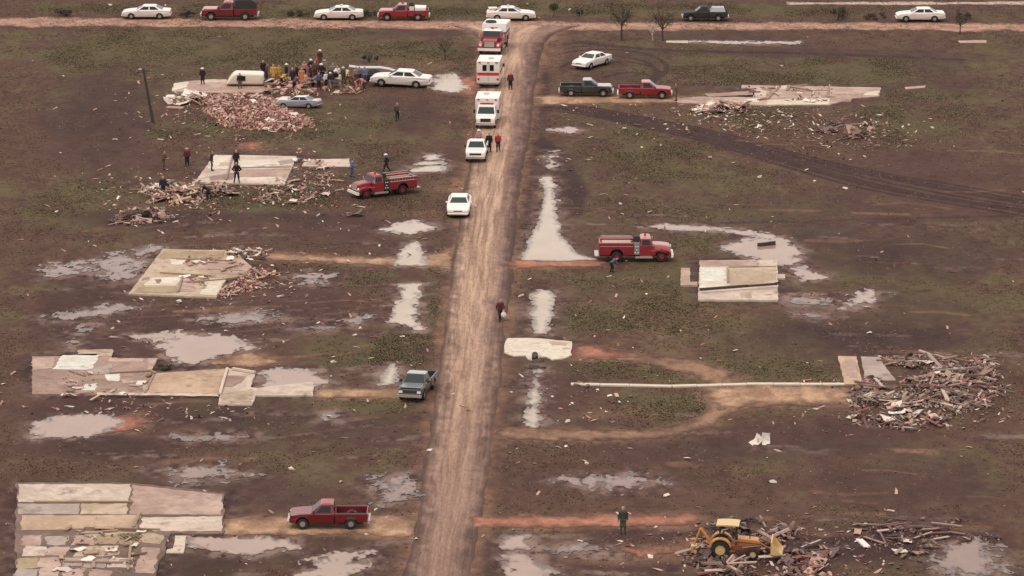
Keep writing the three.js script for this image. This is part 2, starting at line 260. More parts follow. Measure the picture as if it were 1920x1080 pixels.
  rut(dark, smooth([[1300, 80], [1500, 92], [1700, 96], [1850, 104]]), .9, .6, 83);
  // ditches beside the road
  rut(dark, smooth([[1005, 95], [1003, 180], [988, 260], [975, 340], [968, 420], [962, 470]]), 1.7, 1.7, 84);
  rut(dark, smooth([[868, 390], [848, 470], [840, 560], [828, 650], [818, 730], [800, 830], [780, 940]]), .8, .9, 85);
  rut(dark, smooth([[955, 640], [945, 740], [930, 830], [912, 930], [900, 1080]]), .9, .8, 86);
  rut(dark, smooth([[812, 600], [800, 680], [790, 740]]), .4, .7, 87);
  rut(dark, smooth([[990, 250], [1030, 280], [1060, 320], [1078, 360], [1070, 400]]), 1.5, 1.4, 88);
  rut(dark, smooth([[700, 395], [670, 400], [640, 404]]), .8, 1.1, 89);
  rut(dark, smooth([[900, 770], [1000, 790], [1100, 800]]), .5, .5, 90);
  for (const [a, b] of [[[1480, 560], [1740, 545]], [[1500, 600], [1740, 600]], [[150, 590], [480, 560]], [[240, 600], [620, 575]]]) rut(dark, [a, b], .7, .7, 91);
  for (let k = 0; k < 46; k++) { const x = rr(110, 800), y = rr(430, 850), l = rr(40, 160); rut(k % 2 ? dark : tan, [[x, y], [x + l * .5, y - rr(2, 7)], [x + l, y - rr(4, 14)]], rr(.25, .7), rr(.25, .6), 100 + k); }
  for (let k = 0; k < 40; k++) { const x = rr(1050, 1800), y = rr(240, 1060), l = rr(40, 160); rut(k % 2 ? dark : tan, [[x, y], [x + l * .5, y + rr(-4, 5)], [x + l, y + rr(-4, 8)]], rr(.25, .7), rr(.2, .5), 150 + k); }

  for (let k = 0; k < 120; k++) { const left = k % 3 !== 0, x = left ? rr(60, 760) : rr(1080, 1860), y = left ? rr(425, 870) : rr(390, 870), l = rr(30, 150), q = left ? -1 : .4; rut(k % 4 ? wetm : tan, [[x, y], [x + l * .5, y + q * rr(1, 5)], [x + l, y + q * rr(2, 10)]], rr(.3, 1.1), rr(.35, .8), 200 + k); }
  for (let k = 0; k < 50; k++) { const x = rr(420, 1860), y = rr(960, 1080), l = rr(30, 120); rut(k % 3 ? wetm : tan, [[x, y], [x + l, y + rr(-5, 5)]], rr(.3, .9), rr(.3, .7), 330 + k); }
  // spoil beside the drives and the road, wet pale mud round the water
  function halo(arr, poly, reach, amt, seed) {
    const P = WP(poly), [a, b, c, d] = bounds(P, reach);
    const i0 = Math.max(0, Math.floor(toI(a))), i1 = Math.min(TW - 1, Math.ceil(toI(b))), j0 = Math.max(0, Math.floor(toJ(c))), j1 = Math.min(TH - 1, Math.ceil(toJ(d)));
    for (let j = j0; j <= j1; j++) for (let i = i0; i <= i1; i++) {
      const x = GX0 + i / TW * (GX1 - GX0), z = GZ0 + j / TH * (GZ1 - GZ0), s = -sdPoly(P, x, z); if (s > reach) continue;
      arr[j * TW + i] += amt * (1 - sst(-.2, 1, s / reach + .9 * (fbm(x * .9, z * .7, 3, seed) - .5))); }
  }
  halo(tan, [...roadL, ...roadR.slice().reverse()], 1.3, .8, 31);
  drives.forEach((d, k) => halo(tan, d[1], 1.4, d[2] === 'dimDirt' ? .4 : .75, 32 + k));
  puddles.forEach((d, k) => halo(wetm, d[1], d[0] === Gy ? 2.2 : 1.5, 1, 52 + k));

  for (const [p, k] of [[[[305, 467], [472, 499], [406, 557], [241, 550]], 1], [[[402, 290], [556, 293], [534, 345], [365, 341]], 2], [[[1312, 488], [1458, 487], [1459, 562], [1309, 561]], 3], [[[60, 668], [296, 671], [588, 715], [588, 741], [60, 738]], 4], [[[30, 905], [420, 925], [418, 1000], [320, 1000], [288, 1100], [30, 1100]], 5], [[[1400, 160], [1651, 164], [1556, 196], [1300, 190]], 6], [[[945, 634], [1072, 640], [1073, 668], [945, 664]], 7]]) { halo(dark, p, 1.3, .9, 90 + k); halo(wetm, p, 1.6, .45, 190 + k); }
  const MUD = [.108, .061, .047], DARK = [.056, .032, .032], GRASS = [.117, .086, .049], OLIVE = [.083, .077, .038], TAN = [.235, .135, .09], WET = [.28, .195, .165];
  const colr = new Uint8Array(TW * TH * 4), bump = new Uint8Array(TW * TH * 4);
  const enc = (v) => { v = clamp(v, 0, 1); return 255 * (v <= .0031308 ? 12.92 * v : 1.055 * Math.pow(v, 1 / 2.4) - .055); };
  for (let j = 0; j < TH; j++) for (let i = 0; i < TW; i++) {
    const x = GX0 + i / TW * (GX1 - GX0), z = GZ0 + j / TH * (GZ1 - GZ0), q = j * TW + i;
    const a = fbm(x * .055, z * .04, 4, 3), b = fbm(x * .35, z * .25, 4, 11), c = fbm(x * 1.9, z * 1.3, 3, 23), e = h2(i, j, 7);
    let col = mixc(MUD, GRASS, sst(.46, .66, a * .45 + b * .35 + c * .2 + green[q] * .19));
    col = mixc(col, OLIVE, sst(.42, .68, b * .5 + c * .5) * clamp(.2 + green[q], 0, 1) * .9);
    col = mixc(col, DARK, clamp(dark[q] * (.35 + 1.1 * (b * .5 + c * .5)) - green[q] * .15, 0, .95));
    col = mixc(col, TAN, clamp(tan[q] * (.2 + 1.3 * (b * .5 + c * .5)), 0, .9));
    col = mixc(col, WET, clamp(wetm[q] * 1.7 * (c * .6 + b * .4 - .34) * 2.4, 0, .72)); col = mixc(col, DARK, clamp(wetm[q] * (1 - wetm[q]) * 1.6, 0, .5));
    const f2 = fbm(x * .9, z * .35, 4, 29); const g = .48 + .42 * c + .4 * f2 + .14 * (e - .5) + .25 * (b - .5);
    const k = q * 4; colr[k] = enc(col[0] * g); colr[k + 1] = enc(col[1] * g); colr[k + 2] = enc(col[2] * g); colr[k + 3] = 255;
    bump[k] = bump[k + 1] = bump[k + 2] = clamp(255 * (.5 + .45 * (c - .5) + .35 * (b - .5) - .22 * dark[q] + .12 * (e - .5)), 0, 255); bump[k + 3] = 255;
  }
  groundCover = (x, z) => { const i = Math.floor(toI(x)), j = Math.floor(toJ(z)); if (i < 0 || j < 0 || i >= TW || j >= TH) return [.3, .3, 0]; const q = j * TW + i; return [green[q], dark[q], wetm[q], tan[q]]; };
  const mk = (d, srgb) => { const t = new THREE.DataTexture(d, TW, TH); t.magFilter = THREE.LinearFilter; t.minFilter = THREE.LinearMipmapLinearFilter; t.generateMipmaps = true; t.wrapS = t.wrapT = THREE.MirroredRepeatWrapping; if (srgb) t.colorSpace = THREE.SRGBColorSpace; t.needsUpdate = true; return t; };
  const mat = new THREE.MeshPhysicalMaterial({ map: mk(colr, true), bumpMap: mk(bump), bumpScale: .2, roughness: .93, specularIntensity: .25 });
  const S = 3200, g = new THREE.BufferGeometry(), X0 = -S, X1 = S, Z0 = -S, Z1 = S;
  const u = (x) => (x - GX0) / (GX1 - GX0), v = (z) => (z - GZ0) / (GZ1 - GZ0);
  g.setAttribute('position', new THREE.Float32BufferAttribute([X0, 0, Z1, X1, 0, Z1, X1, 0, Z0, X0, 0, Z0], 3));
  g.setAttribute('normal', new THREE.Float32BufferAttribute([0, 1, 0, 0, 1, 0, 0, 1, 0, 0, 1, 0], 3));
  g.setAttribute('uv', new THREE.Float32BufferAttribute([u(X0), v(Z1), u(X1), v(Z1), u(X1), v(Z0), u(X0), v(Z0)], 2)); g.setIndex([0, 1, 2, 0, 2, 3]);
  structure('ground', g, mat, 'flat field of dark mud and trampled grass');
}

// ---------------------------------------------------------------- roads
{
  // across = 0..1 from left to right edge, along in metres
  const Lw = WP(roadL), Rw = WP(roadR);
  const at = (P, z) => { for (let k = 0; k + 1 < P.length; k++) if (z <= P[k + 1][1] || k + 2 === P.length) { const t = (z - P[k][1]) / (P[k + 1][1] - P[k][1]); return P[k][0] + (P[k + 1][0] - P[k][0]) * t; } };
  const map = tex(512, 2048, (u, v) => {
    const z = v * 220, x = u * 8;
    const wx = x + .5 * (fbm(x * .4, z * .1, 2, 341) - .5), st = fbm(wx * 2.6, z * .13, 4, 301), st2 = fbm(wx * 6, z * .5, 4, 311), m = fbm(x * .6, z * .2, 4, 321), gr = fbm(x * 5, z * 2.2, 3, 331), e = h2(Math.floor(u * 512), Math.floor(v * 2048), 3);
    let c = mixc([.26, .168, .12], [.53, .365, .265], sst(.3, .68, st * .55 + st2 * .25 + m * .2));
    const rutv = Math.exp(-Math.pow((u - .3) / .05, 2)) + Math.exp(-Math.pow((u - .52) / .05, 2)) + .8 * Math.exp(-Math.pow((u - .74) / .06, 2));
    c = mixc(c, [.2, .115, .085], clamp(rutv * (.05 + .75 * (st2 - .3)), 0, .6));
    // wetter, darker right-hand third up to mid length and the near end
    const wet = sst(.55, .85, u + .4 * (m - .5)) * sst(200, 130, z) * .9 + sst(150, 205, z) * (.35 + .5 * st) ;
    c = mixc(c, [.17, .1, .092], clamp(wet * .8, 0, .85));
    const edge = Math.max(sst(.12, 0, u), sst(.9, 1, u)); c = mixc(c, [.15, .09, .065], edge * (.25 + .75 * gr));
    c = mixc(c, [.13, .08, .066],   .4 * sst(.56, .74, m * .5 + st2 * .5)); const g = .78 + .44 * gr + .2 * (e - .5); return [c[0] * g, c[1] * g, c[2] * g];
  });
  const bm = tex(512, 1024, (u, v) => .5 + .5 * (fbm(u * 8 * 3, v * 220 * .12, 4, 301) - .5) + .3 * (fbm(u * 40, v * 500, 2, 9) - .5), false);
  for (const t of [map, bm]) t.wrapS = t.wrapT = THREE.ClampToEdgeWrapping;
  const mat = new THREE.MeshPhysicalMaterial({ vertexColors: true, specularIntensity: .25, map, bumpMap: bm, bumpScale: .1, roughness: .92 });
  const z0 = W2([0, 48])[1], z1 = W2([0, 1100])[1];
  const g = sheetGeo((x, z) => { const l = at(Lw, z), r = at(Rw, z); const n = .9 * (fbm(x * .3, z * .06, 3, 77) - .5) + .45 * (fbm(x * 2.2, z * .5, 3, 78) - .5); return Math.min(x - l + n, r - x - n, z1 - z); }, -16, 8, z0, z1, .16, .5, .008,
    (x, z) => { const l = at(Lw, z), r = at(Rw, z); return [clamp((x - l) / (r - l), 0.001, .999), (z - z0) / (z1 - z0)]; }, [[.45, .44, .48], 1.6]);
  structure('dirt_road', g, mat, 'rutted tan dirt road running up the middle');
}
function dirtTex(a, b, seed, k = 1) { return tex(256, 256, (u, v) => { const n = fbm(u * 12, v * 12, 5, seed, 12), m = fbm(u * 3, v * 3, 3, seed + 9, 3); const c = mixc(a, b, sst(.3, .7, n * .6 + m * .4)); const g = .8 + .4 * fbm(u * 60, v * 60, 2, seed + 5, 60); return [c[0] * g, c[1] * g, c[2] * g]; }, true, [1 / 9, 1 / 14]); }
const M = {};
M.pink = new THREE.MeshPhysicalMaterial({ vertexColors: true, specularIntensity: .25, map: dirtTex([.27, .16, .12], [.45, .27, .2], 401), roughness: .92 });
M.tanDirt = new THREE.MeshPhysicalMaterial({ vertexColors: true, specularIntensity: .25, map: dirtTex([.27, .165, .105], [.48, .31, .2], 411), roughness: .92 });
M.redDirt = new THREE.MeshPhysicalMaterial({ vertexColors: true, specularIntensity: .25, map: dirtTex([.26, .13, .085], [.42, .2, .125], 421), roughness: .92 });
M.dimDirt = new THREE.MeshPhysicalMaterial({ vertexColors: true, specularIntensity: .25, map: dirtTex([.15, .092, .066], [.29, .175, .115], 431), roughness: .92 });
M.orangeDirt = new THREE.MeshPhysicalMaterial({ vertexColors: true, specularIntensity: .25, map: dirtTex([.27, .125, .085], [.43, .2, .135], 441), roughness: .92 });
structure('cross_road', ragged([[-60, 32], [300, 34], [860, 37], [1200, 41], [1990, 42], [1990, 60], [1400, 57], [1060, 56], [880, 57], [400, 51], [-60, 50]], 1.1, .3, 501, .004, .3, .5, null, [[.3, .32, .36], 1.2]), M.pink, 'pinkish dirt road crossing at the far end');
structure('far_road', ragged([[1478, 4], [1990, 2], [1990, 9], [1700, 9], [1480, 9]], .7, .3, 502, .004, .3, .5, null, [[.3, .32, .36], .8]), new THREE.MeshPhysicalMaterial({ vertexColors: true, specularIntensity: .25, map: dirtTex([.45, .33, .27], [.62, .47, .4], 445), roughness: .9 }), 'pale strip of road at the top right');
drives.forEach(([n, poly, m, amp, label], k) => structure(n, ragged(poly, amp, .6, 520 + k * 4, n === 'driveway' ? .014 : .019, .14, .3, null, [[.5, .5, .54], n === 'driveway' ? .9 : 1.3]), M[m], label));

// ---------------------------------------------------------------- standing water
const waterMap = (a, b, s) => tex(256, 256, (u, v) => mixc(a, b, fbm(u * 6, v * 6, 4, s, 6)), true, [1 / 11, 1 / 16]);
M.creamWater = new THREE.MeshPhysicalMaterial({ vertexColors: true, map: waterMap([.42, .335, .255], [.5, .41, .325], 601), roughness: .06, ior: 1.33 });
M.pinkWater = new THREE.MeshPhysicalMaterial({ vertexColors: true, map: waterMap([.31, .215, .17], [.4, .29, .235], 611), roughness: .06, ior: 1.33 });
M.greyWater = new THREE.MeshPhysicalMaterial({ vertexColors: true, map: waterMap([.19, .12, .098], [.27, .18, .15], 621), roughness: .08, ior: 1.33 });
let wk = 0; const n4 = (k) => .024 + (k % 4) * .004;
for (const [m, poly, amp, label] of puddles) { structure('puddle', ragged(poly, amp * (m === Gy ? 1.6 : m === Pk ? 1.2 : 1), m === Gy ? 1.5 : 1.0, 640 + wk * 7, n4(wk), .1, .22, null, [[.34, .32, .32], m === Gy ? 1.1 : .55]), M[m], label); wk++; }

// ---------------------------------------------------------------- concrete foundation slabs left after the storm
const concreteTex = (a, b, c, seed) => tex(512, 512, (u, v) => {
  const n = fbm(u * 8, v * 8, 5, seed, 8), m = fbm(u * 3, v * 3, 4, seed + 11, 3), f = fbm(u * 64, v * 64, 2, seed + 23, 64), sp = fbm(u * 24, v * 24, 3, seed + 31, 24);
  let k = mixc(a, b, sst(.35, .65, n)); k = mixc(k, c, .6 * sst(.42, .74, m * .6 + sp * .4)); k = mixc(k, [.15, .1, .08], .55 * sst(.6, .78, n * .5 + sp * .5)); const g = .86 + .28 * f; return [k[0] * g, k[1] * g, k[2] * g]; }, true, [1 / 14, 1 / 14]);
const cm = (a, b, c, s, r = .85) => new THREE.MeshStandardMaterial({ map: concreteTex(a, b, c, s), roughness: r });
M.cTan = cm([.39, .3, .21], [.49, .39, .285], [.25, .175, .12], 701);
M.cPale = cm([.5, .41, .335], [.59, .49, .405], [.32, .24, .19], 702);
M.cPink = cm([.38, .265, .215], [.48, .35, .285], [.24, .155, .125], 703);
M.cDull = cm([.29, .195, .155], [.36, .245, .195], [.2, .13, .11], 704);
M.cWhite = cm([.58, .515, .43], [.68, .61, .52], [.42, .345, .275], 705);
M.cBeige = cm([.42, .29, .2], [.5, .36, .25], [.3, .2, .14], 706);
M.cGrey = cm([.33, .27, .235], [.4, .33, .285], [.22, .17, .15], 707);
M.cBright = cm([.58, .51, .41], [.64, .58, .47], [.5, .42, .32], 708);
M.cOchre = cm([.31, .23, .14], [.38, .29, .18], [.23, .16, .1], 709);
M.cMud = cm([.13, .085, .066], [.2, .13, .1], [.1, .065, .052], 711);
M.cMint = cm([.6, .6, .52], [.68, .68, .6], [.48, .46, .4], 710);

function jag(P, amp, step = .5) {                                        // breaks straight edges into short uneven runs
  const out = [];
  for (let i = 0; i < P.length; i++) { const a = P[i], b = P[(i + 1) % P.length], L = Math.hypot(b[0] - a[0], b[1] - a[1]), n = Math.max(1, Math.round(L / step));
    for (let k = 0; k < n; k++) { const t = k / n, j = k ? amp : amp * .3; out.push([a[0] + (b[0] - a[0]) * t + rr(-j, j), a[1] + (b[1] - a[1]) * t + rr(-j, j)]); } }
  return out;
}
function prism(P, h, cx, cz, bevel = .02) {
  const s = new THREE.Shape(P.map(([x, z]) => new THREE.Vector2(x - cx, -(z - cz))));
  const g = new THREE.ExtrudeGeometry(s, { depth: Math.max(.004, h - bevel), bevelEnabled: bevel > 0, bevelSize: bevel, bevelThickness: bevel, bevelOffset: -bevel, bevelSegments: 1, curveSegments: 1 });
  return g.rotateX(-Math.PI / 2);
}
function slab(label, cat, h, mat, polys, patches = [], name = 'house_foundation') {
  h *= .5; const all = polys.flatMap((p) => WP(p.poly || p, h)), cx = all.reduce((s, p) => s + p[0], 0) / all.length, cz = all.reduce((s, p) => s + p[1], 0) / all.length;
  const t = thing(name, label, cat, [cx, 0, cz]);
  polys.forEach((p, k) => { const hh = h - k * .012; part('concrete_pad', prism(jag(WP(p.poly || p, hh), p.jag ?? .05, .7), hh, cx, cz), p.mat || mat, t); });
  patches.forEach(([m, poly, nm = 'floor_patch', j = .1, th = .012], k) => { const y = h + .006 + (k % 4) * .003; const g = prism(jag(WP(poly, y), j, .45), th, cx, cz, 0); g.translate(0, h + .003 + (k % 4) * .003, 0); part(nm, g, m, t); });
  return t;
}
// a length of broken wall base standing on a slab, ends in pixels
function sill(t, a, b, h, w, m, y0, nm = 'wall_base') {
  const A = W(a[0], a[1], y0), B = W(b[0], b[1], y0), L = Math.hypot(B[0] - A[0], B[2] - A[2]);
  const g = box(L, h, w, 0, h / 2, 0).rotateY(Math.atan2(-(B[2] - A[2]), B[0] - A[0])).translate((A[0] + B[0]) / 2 - t.position.x, y0, (A[2] + B[2]) / 2 - t.position.z);
  return part(nm, g, m, t);
}
// third row, left: the L-shaped slab
{
  const t = slab('stained tan L-shaped slab at the left end of the long tan driveway', 'slab', .32, M.cTan,
    [[[305, 467], [424, 469], [448, 478], [472, 499], [457, 517], [426, 521], [406, 557], [241, 550]]],
    [[M.cOchre, [[308, 470], [420, 471], [418, 484], [298, 486]]], [M.cWhite, [[318, 486], [352, 486], [348, 496], [322, 496]]], [M.cPink, [[352, 490], [420, 488], [455, 494], [440, 503], [370, 506]]],
      [M.cPink, [[395, 502], [468, 502], [456, 515], [392, 512]]], [M.cTan, [[300, 500], [345, 498], [338, 512], [290, 512]]], [M.cWhite, [[285, 521], [342, 519], [330, 536], [268, 535]]], [M.cOchre, [[262, 538], [330, 536], [332, 548], [250, 548]]],
      [M.cBright, [[365, 523], [425, 522], [404, 554], [372, 552], [390, 536]]], [M.cWhite, [[400, 487], [424, 486], [428, 497], [408, 498]]], [M.cGrey, [[385, 532], [410, 533], [402, 540], [380, 541]]], [M.cPink, [[344, 518], [362, 518], [366, 546], [336, 547]]], [M.cDull, [[290, 524], [303, 523], [299, 532], [292, 531]]], [M.cDull, [[268, 521], [280, 519], [278, 524], [266, 526]]]]);
  sill(t, [300, 512], [395, 518], .1, .12, M.cOchre, 0.180); sill(t, [342, 520], [334, 548], .12, .14, M.cDull, 0.180); sill(t, [355, 530], [425, 524], .1, .12, M.cOchre, 0.180); sill(t, [390, 505], [455, 508], .08, .12, M.cPink, 0.180);
  sill(t, [330, 486], [430, 490], .09, .12, M.cDull, 0.180);
}
// second row, left
{
  const t = slab('pale rectangular slab with people standing on it, second row left of the road', 'slab', .3, M.cPale, [[[402, 290], [478, 291], [556, 293], [534, 345], [365, 341]]],
    [[M.cWhite, [[402, 292], [440, 292], [432, 318], [390, 316]]], [M.cPink, [[448, 318], [545, 316], [538, 330], [446, 332]]], [M.cWhite, [[452, 300], [550, 298], [546, 310], [450, 314]]], [M.cGrey, [[520, 303], [552, 298], [548, 306], [526, 310]]], [M.cWhite, [[448, 333], [530, 332], [528, 342], [446, 342]]], [M.cDull, [[395, 330], [440, 324], [436, 336], [392, 338]]], [M.cTan, [[412, 305], [436, 304], [430, 311], [410, 312]]]]);
  sill(t, [436, 294], [424, 338], .12, .14, M.cDull, 0.170); sill(t, [448, 315], [546, 313], .08, .12, M.cGrey, 0.170);
  slab('narrow pale concrete strip between the second slab and a man in blue', 'slab', .12, M.cPale, [[[572, 299], [655, 297], [656, 312], [566, 311]]], [[M.cPink, [[574, 302], [610, 300], [604, 308], [572, 309]]]], 'concrete_strip');
}
// top row, left
slab('pinkish slab behind the brick rubble, top left, with one person on it', 'slab', .22, M.cPink, [[[326, 156], [352, 152], [400, 148], [440, 152], [560, 158], [600, 166], [520, 172], [430, 174], [322, 171]]],
  [[M.cWhite, [[326, 156], [352, 153], [352, 163], [324, 170]]], [M.cPale, [[380, 150], [425, 149], [424, 154], [382, 155]]], [M.cPink, [[352, 158], [415, 158], [412, 169], [350, 170]]]]);
// top row, right
{
  const t = slab('wide pale slab with wet floor patches at the far right, behind white debris', 'slab', .24, M.cPink,
    [{ poly: [[1270, 185], [1310, 181], [1412, 182], [1416, 165], [1390, 165], [1392, 159], [1552, 162], [1651, 164], [1648, 180], [1596, 184], [1556, 196], [1440, 197], [1270, 192]], jag: .1 }, { poly: [[1557, 184], [1598, 184], [1596, 190], [1556, 190]], mat: M.cDull }],
    [[M.cBright, [[1440, 187], [1556, 184], [1553, 196], [1436, 196]]], [M.cPale, [[1418, 166], [1440, 165], [1436, 182], [1414, 184]]], [M.cPale, [[1455, 161], [1480, 160], [1478, 168], [1452, 168]]], [M.cPink, [[1490, 164], [1552, 164], [1550, 178], [1486, 178]]], [M.cWhite, [[1622, 171], [1649, 170], [1646, 179], [1618, 178]]],
      [M.cWhite, [[1400, 186], [1426, 184], [1424, 191], [1402, 191]]], [M.cDull, [[1320, 176], [1412, 170], [1412, 178], [1330, 181]]], [M.cPink, [[1556, 166], [1644, 167], [1612, 178], [1556, 176]]], [M.cOchre, [[1445, 166], [1452, 165], [1440, 186], [1432, 188]]]]);
  sill(t, [1462, 163], [1438, 187], .12, .2, M.cDull, 0.130); sill(t, [1480, 161], [1476, 170], .1, .3, M.cDull, 0.130); sill(t, [1554, 163], [1552, 184], .1, .16, M.cDull, 0.130); sill(t, [1490, 171], [1550, 170], .08, .14, M.cDull, 0.130);
}
// third row, right
{
  const t = slab('square cream slab with a dark timber lying across it', 'slab', .36, M.cPale,
    [{ poly: [[1312, 488], [1458, 487], [1459, 562], [1309, 561]] }, { poly: [[1277, 502], [1294, 502], [1294, 528], [1308, 528], [1308, 534], [1276, 534]], mat: M.cPink }, { poly: [[1458, 514], [1472, 514], [1472, 521], [1458, 521]], mat: M.cPale }],
    [[M.cWhite, [[1312, 501], [1361, 502], [1364, 541], [1313, 544]]], [M.cMint, [[1315, 503], [1358, 504], [1358, 526], [1316, 527]]], [M.cPink, [[1314, 489], [1420, 488], [1420, 498], [1315, 499]]], [M.cTan, [[1366, 504], [1455, 504], [1455, 534], [1368, 538]]], [M.cDull, [[1419, 492], [1423, 492], [1423, 499], [1418, 499]]], [M.cTan, [[1388, 549], [1410, 547], [1410, 558], [1388, 558]]], [M.cPale, [[1424, 489], [1456, 489], [1456, 502], [1424, 502]]]]);
  sill(t, [1364, 504], [1365, 530], .1, .16, M.cOchre, 0.200); sill(t, [1366, 501], [1455, 500], .07, .12, M.cOchre, 0.200);
}
// fourth row, right: apron by the road
slab('bright cream apron slab with a broken front edge beside the road', 'slab', .22, M.cBright, [{ poly: [[951, 634], [1010, 634], [1072, 640], [1073, 664], [1058, 671], [1035, 674], [1022, 668], [1012, 668], [1004, 676], [990, 672], [986, 666], [965, 667], [945, 660]], jag: .14 }],
  [[M.cTan, [[1030, 640], [1068, 642], [1060, 648], [1034, 646]]], [M.cWhite, [[956, 650], [1020, 652], [1015, 660], [955, 658]]]], 'concrete_apron');
{
  const A = W(1070, 720, .1), B = W(1584, 720, .1), pts = [[1070, 719], [1180, 721], [1260, 723], [1400, 719], [1500, 719], [1584, 719]].map((p) => W(p[0], p[1], .1));
  const t = thing('kerb_strip', 'long thin pale concrete kerb running to the lumber pile at the right', 'kerb', [(A[0] + B[0]) / 2, 0, A[2]]);
  for (let k = 0; k + 1 < pts.length; k++) { const a = pts[k], b = pts[k + 1], L = Math.hypot(b[0] - a[0], b[2] - a[2]), n = Math.max(1, Math.round(L / 2.2));
    for (let i = 0; i < n; i++) { const s = (i + .5) / n, g = box(L / n - .03, .12, .5, 0, .045 + rr(-.012, .012), 0).rotateY(Math.atan2(-(b[2] - a[2]), b[0] - a[0]) + rr(-.01, .01)).translate(a[0] + (b[0] - a[0]) * s - t.position.x, 0, a[2] + (b[2] - a[2]) * s - t.position.z + rr(-.03, .03));
      part('kerb_stone', g, M.cBright, t); } }
}
slab('upright brownish slab strip at the left end of the lumber pile', 'slab', .3, M.cBeige, [[[1571, 667], [1606, 668], [1616, 712], [1612, 720], [1584, 720]]], [[M.cPink, [[1582, 674], [1604, 674], [1608, 708], [1592, 708]]]]);
slab('greenish grey slab corner under the lumber pile', 'slab', .2, M.cGrey, [[[1614, 668], [1650, 669], [1662, 690], [1680, 712], [1622, 712]]], []);
// fourth row, left: the long slab
{
  const t = slab('long pinkish slab with white tile patches at the left edge, fourth row', 'slab', .3, M.cDull,
    [{ poly: [[60, 668], [180, 668], [186, 656], [212, 654], [208, 672], [296, 671], [284, 694], [290, 700], [428, 690], [410, 742], [60, 738]] }, { poly: [[428, 690], [436, 692], [478, 700], [470, 726], [484, 727], [588, 715], [588, 741], [480, 741], [472, 758], [409, 757], [414, 738], [420, 722]], mat: M.cPale }],
    [[M.cMint, [[118, 666], [186, 666], [172, 693], [98, 692]]], [M.cMint, [[196, 702], [226, 701], [222, 715], [202, 714]]], [M.cMint, [[160, 720], [182, 719], [178, 732], [152, 732]]], [M.cBeige, [[290, 700], [426, 692], [408, 738], [272, 736]]], [M.cPink, [[206, 671], [270, 672], [268, 678], [204, 678]]], [M.cPink, [[278, 672], [296, 672], [284, 693], [276, 692]]],
      [M.cPink, [[60, 674], [105, 668], [98, 690], [60, 694]]], [M.cGrey, [[158, 694], [212, 682], [210, 700], [166, 702]]], [M.cPink, [[106, 714], [150, 712], [146, 722], [108, 722]]], [M.cPink, [[226, 712], [264, 713], [262, 718], [230, 718]]], [M.cTan, [[268, 722], [290, 720], [286, 738], [270, 737]]], [M.cPale, [[182, 736], [410, 738], [410, 743], [182, 740]]], [M.cDull, [[424, 704], [462, 706], [454, 714], [436, 725], [420, 724]], 'mud_filled_hole'], [M.cTan, [[416, 738], [474, 730], [470, 756], [412, 755]]],
      [M.cPink, [[188, 658], [212, 656], [208, 668], [186, 668]]], [M.cTan, [[146, 656], [210, 655], [206, 662], [146, 664]]]]);
  sill(t, [206, 700], [284, 696], .1, .14, M.cDull, 0.170); sill(t, [426, 692], [412, 740], .14, .2, M.cPale, 0.170); sill(t, [290, 700], [272, 737], .1, .14, M.cDull, 0.170); sill(t, [436, 693], [478, 700], .16, .25, M.cPale, 0.165); sill(t, [130, 696], [160, 706], .1, .14, M.cDull, 0.170);
}
// fifth row, left: the nearest slab, floor rooms in pieces
{
  const rooms = [], mats = [M.cGrey, M.cPink, M.cTan, M.cGrey, M.cPale, M.cGrey, M.cOchre, M.cPink, M.cWhite];
  for (let r = 0; r < 5; r++) for (let c = 0; c < 6; c++) {                // floor pieces between dark open joints
    const j = () => rr(-4, 4), y0 = 1004 + r * 21 + rr(-2, 2), y1 = y0 + 18, x0 = 40 + c * 45 + (r % 2) * 12 - r * 8 + j(), w = 40; if (x0 + w > 262 - r * 8) continue;
    rooms.push([mats[Math.floor(h2(r, c, 5) * mats.length)], [[x0 + 5 + j(), y0 + j() * .5], [x0 + 5 + w + j(), y0 + j() * .5], [x0 + w + j(), y1 + j() * .4], [x0 + w * .5, y1 + j() * .4], [x0 + j(), y1 + j() * .5]], 'floor_piece', .12]); }
  const t = slab('large broken slab of mixed floor pieces at the bottom left corner', 'slab', .28, M.cMud, [{ poly: [[30, 905], [250, 905], [420, 925], [418, 1000], [320, 1000], [296, 1064], [288, 1100], [30, 1100]], jag: .14 }],
    [...rooms, [M.cBeige, [[40, 966], [264, 966], [256, 990], [40, 994]]], [M.cTan, [[150, 970], [240, 970], [236, 980], [160, 982]]], [M.cPale, [[268, 970], [418, 968], [416, 996], [290, 996], [262, 990]]], [M.cPale, [[160, 996], [192, 996], [190, 1008], [156, 1008]]], [M.cPink, [[268, 1026], [300, 1028], [288, 1076], [252, 1074]]], [M.cTan, [[196, 996], [290, 1000], [308, 1004], [300, 1020], [262, 1016], [196, 1010]]], [M.cPale, [[34, 908], [246, 908], [240, 941], [34, 941]]], [M.cGrey, [[34, 944], [150, 944], [146, 964], [34, 964]]], [M.cTan, [[153, 944], [240, 944], [238, 964], [150, 964]]], [M.cPink, [[249, 909], [416, 928], [416, 965], [244, 964]]]]);
  sill(t, [262, 962], [250, 990], .12, .2, M.cOchre, 0.160); sill(t, [160, 990], [300, 994], .1, .16, M.cOchre, 0.160); sill(t, [246, 1016], [240, 1070], .1, .16, M.cOchre, 0.160); sill(t, [120, 1054], [230, 1056], .1, .18, M.cDull, 0.160); sill(t, [64, 942], [250, 942], .1, .18, M.cOchre, 0.160);
  slab('small L-shaped concrete step below the nearest slab', 'slab', .14, M.cPale, [[[328, 1004], [349, 1004], [344, 1036], [311, 1036], [313, 1030], [324, 1028]]], [], 'concrete_step');
}
slab('pale concrete strip lying alone in the grass at the far right', 'slab', .08, M.cPink, [[[1696, 163], [1736, 160], [1734, 164], [1698, 167]]], [], 'concrete_strip');
